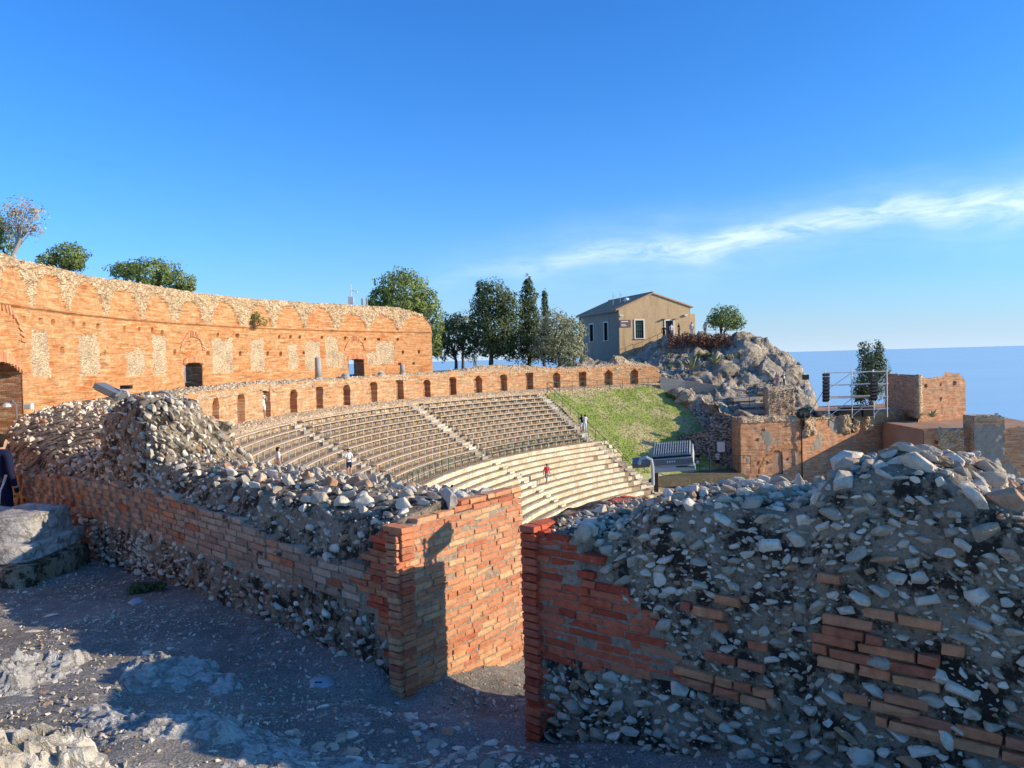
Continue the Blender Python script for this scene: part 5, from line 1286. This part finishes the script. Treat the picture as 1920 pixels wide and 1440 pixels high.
for i, x in enumerate((1583, 1602, 1625)):
    o = empty('equipment_case', sp(x, -6.7, 75.2), '%s black equipment case under the scaffold deck' % ('leftmost', 'middle', 'rightmost')[i], 'case'); MB().box((0, 0, .5), (1.0, .7, .9)).build('box', M['black_paint'], o); MB().box((0, 0, .97), (1.04, .74, .06)).build('lid', M['lamp_grey'], o)
o = empty('floodlight', sp(1510, -6.7, 76), 'small black floodlight on a thin pole at the edge of the cliff', 'floodlight'); MB().tube([(0, 0, 0), (0, 0, 3.9)], .05, 6).build('pole', M['steel_galv'], o); MB().box((0, -.1, 4.0), (.55, .35, .5)).build('head', M['black_paint'], o)
o = empty('floodlight', sp(1516, -6.7, 75), 'small pale floodlight on a stand left of the scaffold', 'floodlight'); MB().tube([(0, 0, 0), (0, 0, 2.4)], .04, 6).build('pole', M['steel_galv'], o); MB().box((0, -.1, 2.5), (.5, .2, .55), Matrix.Rotation(.6, 3, 'Y')).build('head', M['lamp_light'], o)
agave('small palm-like plant against the sunlit brick wall', pt(1748, 782, 74.2), 1.0, 7)

# ---------------------------------------------------------------- floodlights in the foreground
fp = pt(1247, 858, 6.05)
fl = empty('floodlight', fp, 'large grey louvred floodlight on a post behind the right rubble wall', 'floodlight'); fl.rotation_euler.z = rad(-14); fl.scale = (.88, .88, .88)
TL = Matrix.Rotation(rad(16), 3, 'X') @ Matrix.Rotation(rad(-5), 3, 'Y')
def fb(mb, c, s): return mb.box(TL @ V(c), s, TL)
fb(MB(), (.07, .02, 0), (.36, .30, .09)).build('housing', M['lamp_light'], fl)
fb(MB(), (.07, -.135, .012), (.352, .014, .05)).build('control_panel', M['lamp_grey'], fl)
for k in range(4): fb(MB(), (.03+.02*k, -.146, .02), (.011, .006, .014)).build('switch', M['sign_white'], fl)
fb(MB(), (.07, .02, .052), (.34, .28, .014)).build('louvre_bed', M['black_paint'], fl)
for k in range(16): fb(MB(), (-.085+.0207*k, .02, .072), (.005, .27, .03)).build('louvre', M['lamp_light'], fl)
for k in range(5): fb(MB(), (.07, -.10+.06*k, .066), (.33, .004, .02)).build('cross_louvre', M['lamp_light'], fl)
fb(MB(), (.07, -.12, -.055), (.38, .05, .045)).build('lip', M['lamp_light'], fl)
fb(MB(), (-.205, -.09, .01), (.15, .12, .05)).build('ballast_box', M['lamp_grey'], fl)
MB().tube([(-.22, -.17, -.035), (-.2, -.18, .01), (-.15, -.19, .025), (-.11, -.19, .005), (-.10, -.18, -.06), (-.10, -.17, -.22)], .014, 8).build('bracket', M['lamp_light'], fl)
MB().box((-.08, -.05, -.12), (.04, .03, .36)).build('post', M['rust'], fl)
MB().tube([TL @ V((.10, -.15, -.03)), TL @ V((.2, -.16, -.028)), TL @ V((.25, -.14, -.05)), TL @ V((.255, -.06, -.04))], .006, 6).build('cable', M['black_paint'], fl)
fp = pt(218, 738, 12.6)
f2 = empty('floodlight', fp, 'grey floodlight with a bent arm on top of the left rubble wall', 'floodlight')
T2 = Matrix.Rotation(rad(28), 3, 'Y')
MB().box(V((-.1, 0, .05)), (.42, .3, .09), T2).build('housing', M['lamp_grey'], f2)
MB().box(V((-.1, 0, .05))+T2 @ V((0, 0, -.05)), (.36, .26, .02), T2).build('lens', M['dark_glass'], f2)
MB().tube([(.08, -.17, -.03), (.2, -.17, .06), (.26, -.17, .04), (.3, -.12, -.14), (.32, -.08, -.22)], .022, 8).build('arm', M['lamp_light'], f2)
MB().box((.3, -.05, -.24), (.2, .16, .05)).build('foot', M['steel_galv'], f2); MB().box((.12, .1, .1), (.16, .1, .06)).build('second_lamp', M['black_paint'], f2)
o = empty('conduit', (0, 0, 0), 'pale grey cable conduit snaking over the left rubble wall', 'conduit')
MB().tube([pt(x, y, Y) for x, y, Y in ((288, 737, 11.3), (305, 734, 11.0), (318, 739, 10.9), (330, 755, 10.8), (343, 772, 10.8), (358, 782, 11), (372, 785, 11.4))], .016, 8).build('tube', M['conduit_grey'], o)
MB().tube([pt(372, 785, 11.4), pt(376, 786, 11.5)], .022, 8).build('end_collar', M['lamp_grey'], o)
o = empty('lamp', pt(22, 768, 17), 'small lamp with a curved neck at the far left end of the rubble wall', 'lamp'); MB().tube([(.1, 0, -.2), (.1, 0, .1), (.02, 0, .2), (-.08, 0, .15)], .02, 6).build('neck', M['lamp_grey'], o); MB().lathe((-.1, 0, .06), [(.1, 0), (.08, .07), (.02, .1)], 10).build('shade', M['lamp_light'], o)
o = empty('junction_box', pt(54, 762, 16.8), 'white junction box on the far left end of the rubble wall', 'box'); MB().box((0, 0, 0), (.16, .1, .12)).build('box', M['sign_white'], o); MB().box((0, -.055, 0), (.13, .01, .09)).build('lid', M['lamp_light'], o)
p = ptz(600, 1246, -2.38); o = empty('ground_lamp', (p.x, p.y, ground_at(p.x, p.y)), 'low grey dome ground lamp half sunk in the gravel near the left wall', 'lamp')
MB().lathe((0, 0, -.02), [(.115, 0), (.11, .015), (.085, .04), (.05, .055), (.01, .06)], 20).build('dome', M['dome_grey'], o, True)
MB().box((.0, -.062, .022), (.055, .02, .014), Matrix.Rotation(-.6, 3, 'X')).build('vent', M['black_paint'], o)
p = ptz(257, 1125, -2.5); o = empty('ground_lamp', (p.x, p.y, ground_at(p.x, p.y)), 'small pale ground lamp by the dark tuft at the foot of the left wall', 'lamp'); MB().lathe((0, 0, -.01), [(.1, 0), (.09, .02), (.03, .05)], 16).build('dome', M['dome_grey'], o, True); MB().lathe((0, 0, -.02), [(.12, 0), (.12, .02), (.1, .025)], 16).build('rim', M['lamp_grey'], o)
# weather mast on the tall wall
o = empty('weather_mast', placeU(u_of(148.4), .5, 5.0), 'thin mast with instrument box on top of the tall wall', 'mast')
MB().tube([(0, 0, -.2), (0, 0, 2.2)], .05, 6).build('pole', M['steel_galv'], o); MB().box((0, -.1, .75), (.5, .35, .65)).build('instrument_box', M['lamp_light'], o); MB().tube([(0, 0, 1.7), (.5, 0, 1.55)], .035, 5).build('arm', M['steel_galv'], o); MB().box((.5, 0, 1.5), (.2, .16, .14)).build('sensor', M['sign_white'], o)
o = empty('post_pair', placeU(u_of(146.9), .5, 5.0), 'two short pale posts beside the weather mast', 'post')
for x in (0, .45): MB().box((x, 0, .35), (.16, .16, 1.3)).build('post', M['bark_pale'], o)

# ---------------------------------------------------------------- block and step at the left edge
p = pt(55, 990, 9.6); bk = empty('stone_block', (p.x-.6, p.y+.1, -2.6), 'rough grey block resting on worn stone steps at the left edge', 'block')
def slab(c, s, seed, nm, mat):
    bm = bmesh.new(); bmesh.ops.create_cube(bm, size=1); bmesh.ops.subdivide_edges(bm, edges=bm.edges[:], cuts=9, use_grid_fill=True)
    for v in bm.verts:
        q = V((v.co.x*s[0], v.co.y*s[1], v.co.z*s[2])); d = fbm(q*2.2+V((seed, 0, 0)), 4)*.07+fbm(q*9+V((seed, 0, 0)), 3)*.015; v.co = q+v.co.normalized()*d+V(c)
    me = bpy.data.meshes.new(nm); bm.to_mesh(me); bm.free(); me.materials.append(mat); me.polygons.foreach_set('use_smooth', [True]*len(me.polygons)); o = bpy.data.objects.new(nm, me); return link(o, bk)
slab((-.3, .2, .62), (2.0, .9, .32), 1, 'block', M['bedrock']); slab((-.4, .1, .38), (2.5, 1.25, .2), 2, 'step', M['bedrock']); slab((-.5, -.05, .1), (2.9, 1.35, .34), 3, 'footing', M['mortar_dark'])
tf = empty('dark_tuft', (lambda q: (q.x, q.y, ground_at(q.x, q.y)))(ptz(285, 1100, -2.5)), 'dark weedy tuft at the foot of the left wall', 'plant'); lb = MB(); rr = random.Random(3)
for k in range(14): leafball(lb, V((rr.uniform(-.22, .22), rr.uniform(-.12, .12), rr.uniform(0, .06))), .07, 34, .04, rr)
lb.build('foliage', M['leaf_dark'], tf); MB().tube([(0, 0, -.02), (.05, 0, .1)], .01, 4).build('stem', M['bark'], tf)

# ---------------------------------------------------------------- people
SEG = None
def person(label, foot, h, face, cl, pose='stand', seed=0):
    """foot: where the feet touch; face: direction the chest points (radians from +X); cl: shirt, trousers, short?, hair"""
    rr = random.Random(seed+5); shirt, trou, short, hair = cl
    k = h; J = {}
    def j(n, x, y, z, r, r2=None): J[n] = (V((x, y, z))*k, r*k, (r2 or r)*k)
    # local: x right, y forward, z up
    sit = pose == 'sit'
    hz = .50 if not sit else .27
    lean = .05 if pose in ('walk', 'lean') else 0
    j('pelvis', 0, 0, hz+.02, .085, .065); j('belly', 0, lean*.4, hz+.13, .082, .06); j('chest', 0, lean*.8, hz+.25, .095, .068); j('collar', 0, lean, hz+.325, .06, .05)
    j('neck', 0, lean*1.1+.005, hz+.355, .034); j('head', 0, lean*1.2+.018, hz+.41, .054, .062); j('crown', 0, lean*1.2+.012, hz+.46, .045, .052)
    for s, nm in ((-1, 'l'), (1, 'r')):
        j('hip'+nm, s*.052, 0, hz-.01, .062)
        if sit: j('knee'+nm, s*.06, .24, hz-.01, .045); j('ank'+nm, s*.06, .25, .045, .027); j('toe'+nm, s*.065, .34, .02, .022)
        elif pose == 'walk': j('knee'+nm, s*.055, s*.075+.03, .275, .044); j('ank'+nm, s*.055, s*.11-.02, .045, .027); j('toe'+nm, s*.06, s*.11+.06, .022, .022)
        else: j('knee'+nm, s*.058, .012, .275, .044); j('ank'+nm, s*.062, -.005, .045, .027); j('toe'+nm, s*.075, .085, .02, .022)
        j('sh'+nm, s*.105, lean*.9, hz+.305, .042)
        if pose in ('phone', 'niche'): j('elb'+nm, s*.125, .06, hz+.17, .032); j('wri'+nm, s*.045, .16, hz+.285, .023); j('hand'+nm, s*.02, .18, hz+.325, .02)
        elif pose == 'front': j('elb'+nm, s*.14, .02, hz+.15, .032); j('wri'+nm, s*.05, .13, hz+.12, .023); j('hand'+nm, s*.015, .15, hz+.11, .02)
        elif pose == 'point' and s > 0: j('elb'+nm, s*.2, .07, hz+.24, .032); j('wri'+nm, s*.3, .13, hz+.25, .023); j('hand'+nm, s*.35, .15, hz+.255, .02)
        elif sit: j('elb'+nm, s*.14, .03, hz+.16, .032); j('wri'+nm, s*.1, .15, hz+.07, .023); j('hand'+nm, s*.08, .2, hz+.06, .02)
        else:
            sw = s*.07 if pose == 'walk' else 0
            j('elb'+nm, s*.14, -sw*.5-.01, hz+.15, .032); j('wri'+nm, s*.145, .03-sw, hz+.01, .023); j('hand'+nm, s*.14, .045-sw, hz-.04, .02)
    E_ = [('pelvis', 'belly', 't'), ('belly', 'chest', 't'), ('chest', 'collar', 't'), ('collar', 'neck', 'n'), ('neck', 'head', 'h'), ('head', 'crown', 'h')]
    for nm in 'lr': E_ += [('pelvis', 'hip'+nm, 'l'), ('hip'+nm, 'knee'+nm, 'l'), ('knee'+nm, 'ank'+nm, 'c'), ('ank'+nm, 'toe'+nm, 'f'), ('collar', 'sh'+nm, 't'), ('sh'+nm, 'elb'+nm, 's'), ('elb'+nm, 'wri'+nm, 'a'), ('wri'+nm, 'hand'+nm, 'a')]
    names = list(J); me = bpy.data.meshes.new('body'); me.from_pydata([J[n][0] for n in names], [(names.index(a), names.index(b)) for a, b, _ in E_], [])
    ob = bpy.data.objects.new('body', me); col.objects.link(ob)
    md = ob.modifiers.new('skin', 'SKIN'); md.use_smooth_shade = True
    sl = me.skin_vertices[0].data if me.skin_vertices else None
    if sl is None:
        bm = bmesh.new(); bm.from_mesh(me); bm.verts.layers.skin.verify(); bm.to_mesh(me); bm.free(); sl = me.skin_vertices[0].data
    for i, n in enumerate(names): sl[i].radius = (J[n][1], J[n][2]); sl[i].use_root = n == 'pelvis'
    ss = ob.modifiers.new('sub', 'SUBSURF'); ss.levels = ss.render_levels = 1
    dg = bpy.context.evaluated_depsgraph_get(); m2 = bpy.data.meshes.new_from_object(ob.evaluated_get(dg)); bpy.data.objects.remove(ob)
    mats = [M['skin'], M[shirt], M[trou], M['shoe_white' if seed % 2 else 'cloth_black']]
    for m_ in mats: m2.materials.append(m_)
    segs = [(J[a][0], J[b][0], kk) for a, b, kk in E_]
    for p_ in m2.polygons:
        c = p_.center; best, bk_, bt = 1e9, 't', 0
        for a, b, kk in segs:
            ab = b-a; t = max(0, min(1, (c-a).dot(ab)/ab.length_squared)); d = (c-(a+ab*t)).length
            if d < best: best, bk_, bt = d, kk, t
        mi = {'t': 1, 's': 1 if bt < .62 or shirt == N_ else 0, 'a': 1 if shirt == N_ and bt < .9 else 0, 'n': 0, 'h': 0, 'l': 2, 'c': 0 if short else 2, 'f': 3}[bk_]
        if bk_ == 't' and c.z < J['pelvis'][0].z+.02*k: mi = 2
        if bk_ == 'l' and short and bt > .85: mi = 0
        p_.material_index = mi
    m2.polygons.foreach_set('use_smooth', [True]*len(m2.polygons))
    root = empty('person', foot, label, 'person'); root.rotation_euler.z = face-pi/2
    b_ = bpy.data.objects.new('body', m2); link(b_, root)
    hd_ = J['head'][0]; mb = MB(); mb.lathe((0, 0, 0), [(.001, -.065*k), (.04*k, -.055*k), (.058*k, -.01*k), (.056*k, .03*k), (.03*k, .058*k), (.002*k, .066*k)], 12)
    mb.v = [V((v.x, v.y*1.12, v.z)) for v in mb.v]; mb.v = [v if not (v.y > .02*k and v.z < .02*k) else V((v.x*.7, .012*k, max(v.z, .0))) for v in mb.v]
    mb.v = [v+hd_+V((0, -.012*k, .022*k)) for v in mb.v]; mb.build('hair', M[hair], root, True)
    nb = MB(); nb.add([hd_+V((-.009*k, .055*k, -.012*k)), hd_+V((.009*k, .055*k, -.012*k)), hd_+V((0, .055*k, .022*k)), hd_+V((0, .078*k, -.01*k))], [(0, 3, 2), (1, 2, 3), (0, 1, 3)]); nb.build('nose', M['skin'], root)
    return root
W, B, N_ = 'cloth_white', 'cloth_black', 'cloth_navy'
TC = lambda p: atan2(CY-p.y, CX-p.x)   # facing the orchestra
p = pol(172.75, 48.45, -3.42); person('person in white shirt and white shorts standing inside a niche', p, 1.72, TC(p)-.6, (W, W, True, 'hair_dark'), 'niche', 1)
def on_rows(x, y):                     # point of the seating seen in that direction
    best = None
    d = pt(x, y, 1.0)
    for q in range(2000):
        Y = 25+q*.03; P_ = d*Y; r = hypot(P_.x-CX, P_.y-CY)
        z = ZB0-RISE*max(0, int((RB0-r)/RUN)) if r > RT0 else ZT0-TRISE*max(0, int((RT0-r)/TRUN+.0))
        if r < 47 and P_.z <= z: return V((P_.x, P_.y, z))
    return d*50
p = on_rows(655, 893); person('person in white shirt and dark shorts standing among the benches', p, 1.66, TC(p)-.9, (W, 'cloth_navy', True, 'hair_dark'), 'front', 2)
p = on_rows(523, 905); person('person in white shirt seen from behind the rubble wall, between two others in white', p, 1.7, TC(p)+.4, (W, 'cloth_khaki', True, 'hair_dark'), 'stand', 3)
p = on_rows(437, 895); person('person in white shirt with hands raised to the face, leftmost behind the rubble wall', p, 1.75, TC(p)-.5, (W, 'cloth_khaki', True, 'hair_dark'), 'phone', 4)
p = on_rows(1025, 910); person('person in red shirt and grey shorts walking down the stone tiers', p, 1.74, TC(p)-.4, ('cloth_red', 'cloth_grey', True, 'hair_dark'), 'walk', 5)
p = on_rows(849, 955); person('person in orange top peeking over the left rubble wall', p, 1.6, TC(p)+.9, ('cloth_orange', 'cloth_khaki', True, 'hair_dark'), 'stand', 6)
p = on_rows(951, 962); person('grey-haired person in white shirt just above the brick jamb', p, 1.62, TC(p), (W, B, False, 'hair_grey'), 'front', 7)
for x, lb, c, ps in ((1090, 'person in black shirt leaning on the railing by the grass', (B, W, True, 'hair_dark'), 'lean'), (1101, 'person in pale dress leaning on the railing next to the one in black', (W, W, False, 'hair_dark'), 'front')):
    p = pol(128.2 if x == 1090 else 127.85, 41.0 if x == 1090 else 40.8, -7.45); person(lb, p, 1.72, TC(p)+2.6, c, ps, x)
for x, y, lb, c, ps in ((1309, 880, 'person in black top and white shorts in the shade beside the floodlight', (B, W, True, 'hair_dark'), 'front'), (1346, 879, 'person in white T-shirt and black shorts in the shaded passage', (W, B, True, 'hair_dark'), 'front'), (1389, 879, 'dark dressed person in shade leaning on the passage railing', (B, 'cloth_khaki', True, 'hair_dark'), 'lean')):
    p = ptz(x, y, -11.5); person(lb, p, 1.75, -pi/2+.2, c, ps, x)
for x, y, Y, lb, c, ps in ((1245, 636, 97.2, 'person all in black at the head of the outside stair by the house', (B, B, False, 'hair_dark'), 'walk'), (1259, 632, 98.4, 'person in white shirt in front of the house door', (W, 'cloth_grey', False, 'hair_dark'), 'stand'), (1273, 631, 97.6, 'person in black shirt right of the house door', (B, 'cloth_grey', False, 'hair_grey'), 'stand'), (1297, 629, 97.4, 'person in white standing at the right corner of the house', (W, W, False, 'hair_dark'), 'stand'), (1322, 629, 97, 'person in pale clothes at the fence between house and bush', (W, 'cloth_khaki', False, 'hair_grey'), 'lean'),
                          (1352, 630, 96.4, 'dark dressed person standing in front of the round bush', (B, B, False, 'hair_dark'), 'stand')):
    p = pt(x, y, Y); p.z = max(p.z, 1.8) if x < 1330 else p.z; person(lb, p, 1.72, -pi/2+rng.uniform(-1, 1), c, ps, x)
p = pt(1457, 727, 82.5); person('person in pink standing on the rocks above the stone pier', p, 1.68, -2.4, ('cloth_pink', 'cloth_pink', False, 'hair_grey'), 'stand', 31)
p = pt(1470, 727, 82.3); person('person in white shirt and dark trousers beside the one in pink on the rocks', p, 1.75, -.3, (W, N_, False, 'hair_grey'), 'point', 32)
p = pt(891, 692, 84.5); person('distant person in teal on the path under the trees', p, 1.7, -1.5, ('cloth_teal', 'cloth_grey', False, 'hair_dark'), 'stand', 33)
p = pt(2, 900, 12.0); pp = person('person in navy jacket and dark trousers cut by the left edge', V((p.x, p.y, gz(p.x, p.y))), 1.74, 1.2, (N_, N_, False, 'hair_dark'), 'stand', 41)
o = empty('walking_stick', V((p.x+.16, p.y-.3, gz(p.x, p.y))), 'white walking stick held beside the navy person', 'stick'); MB().tube([(0, 0, 0), (-.02, 0, .6), (.02, 0, .88), (.08, 0, 1.0)], .014, 6).build('shaft', M['sign_white'], o); MB().tube([(.08, 0, 1.0), (.12, 0, 1.12)], .018, 6).build('grip', M['lamp_light'], o)
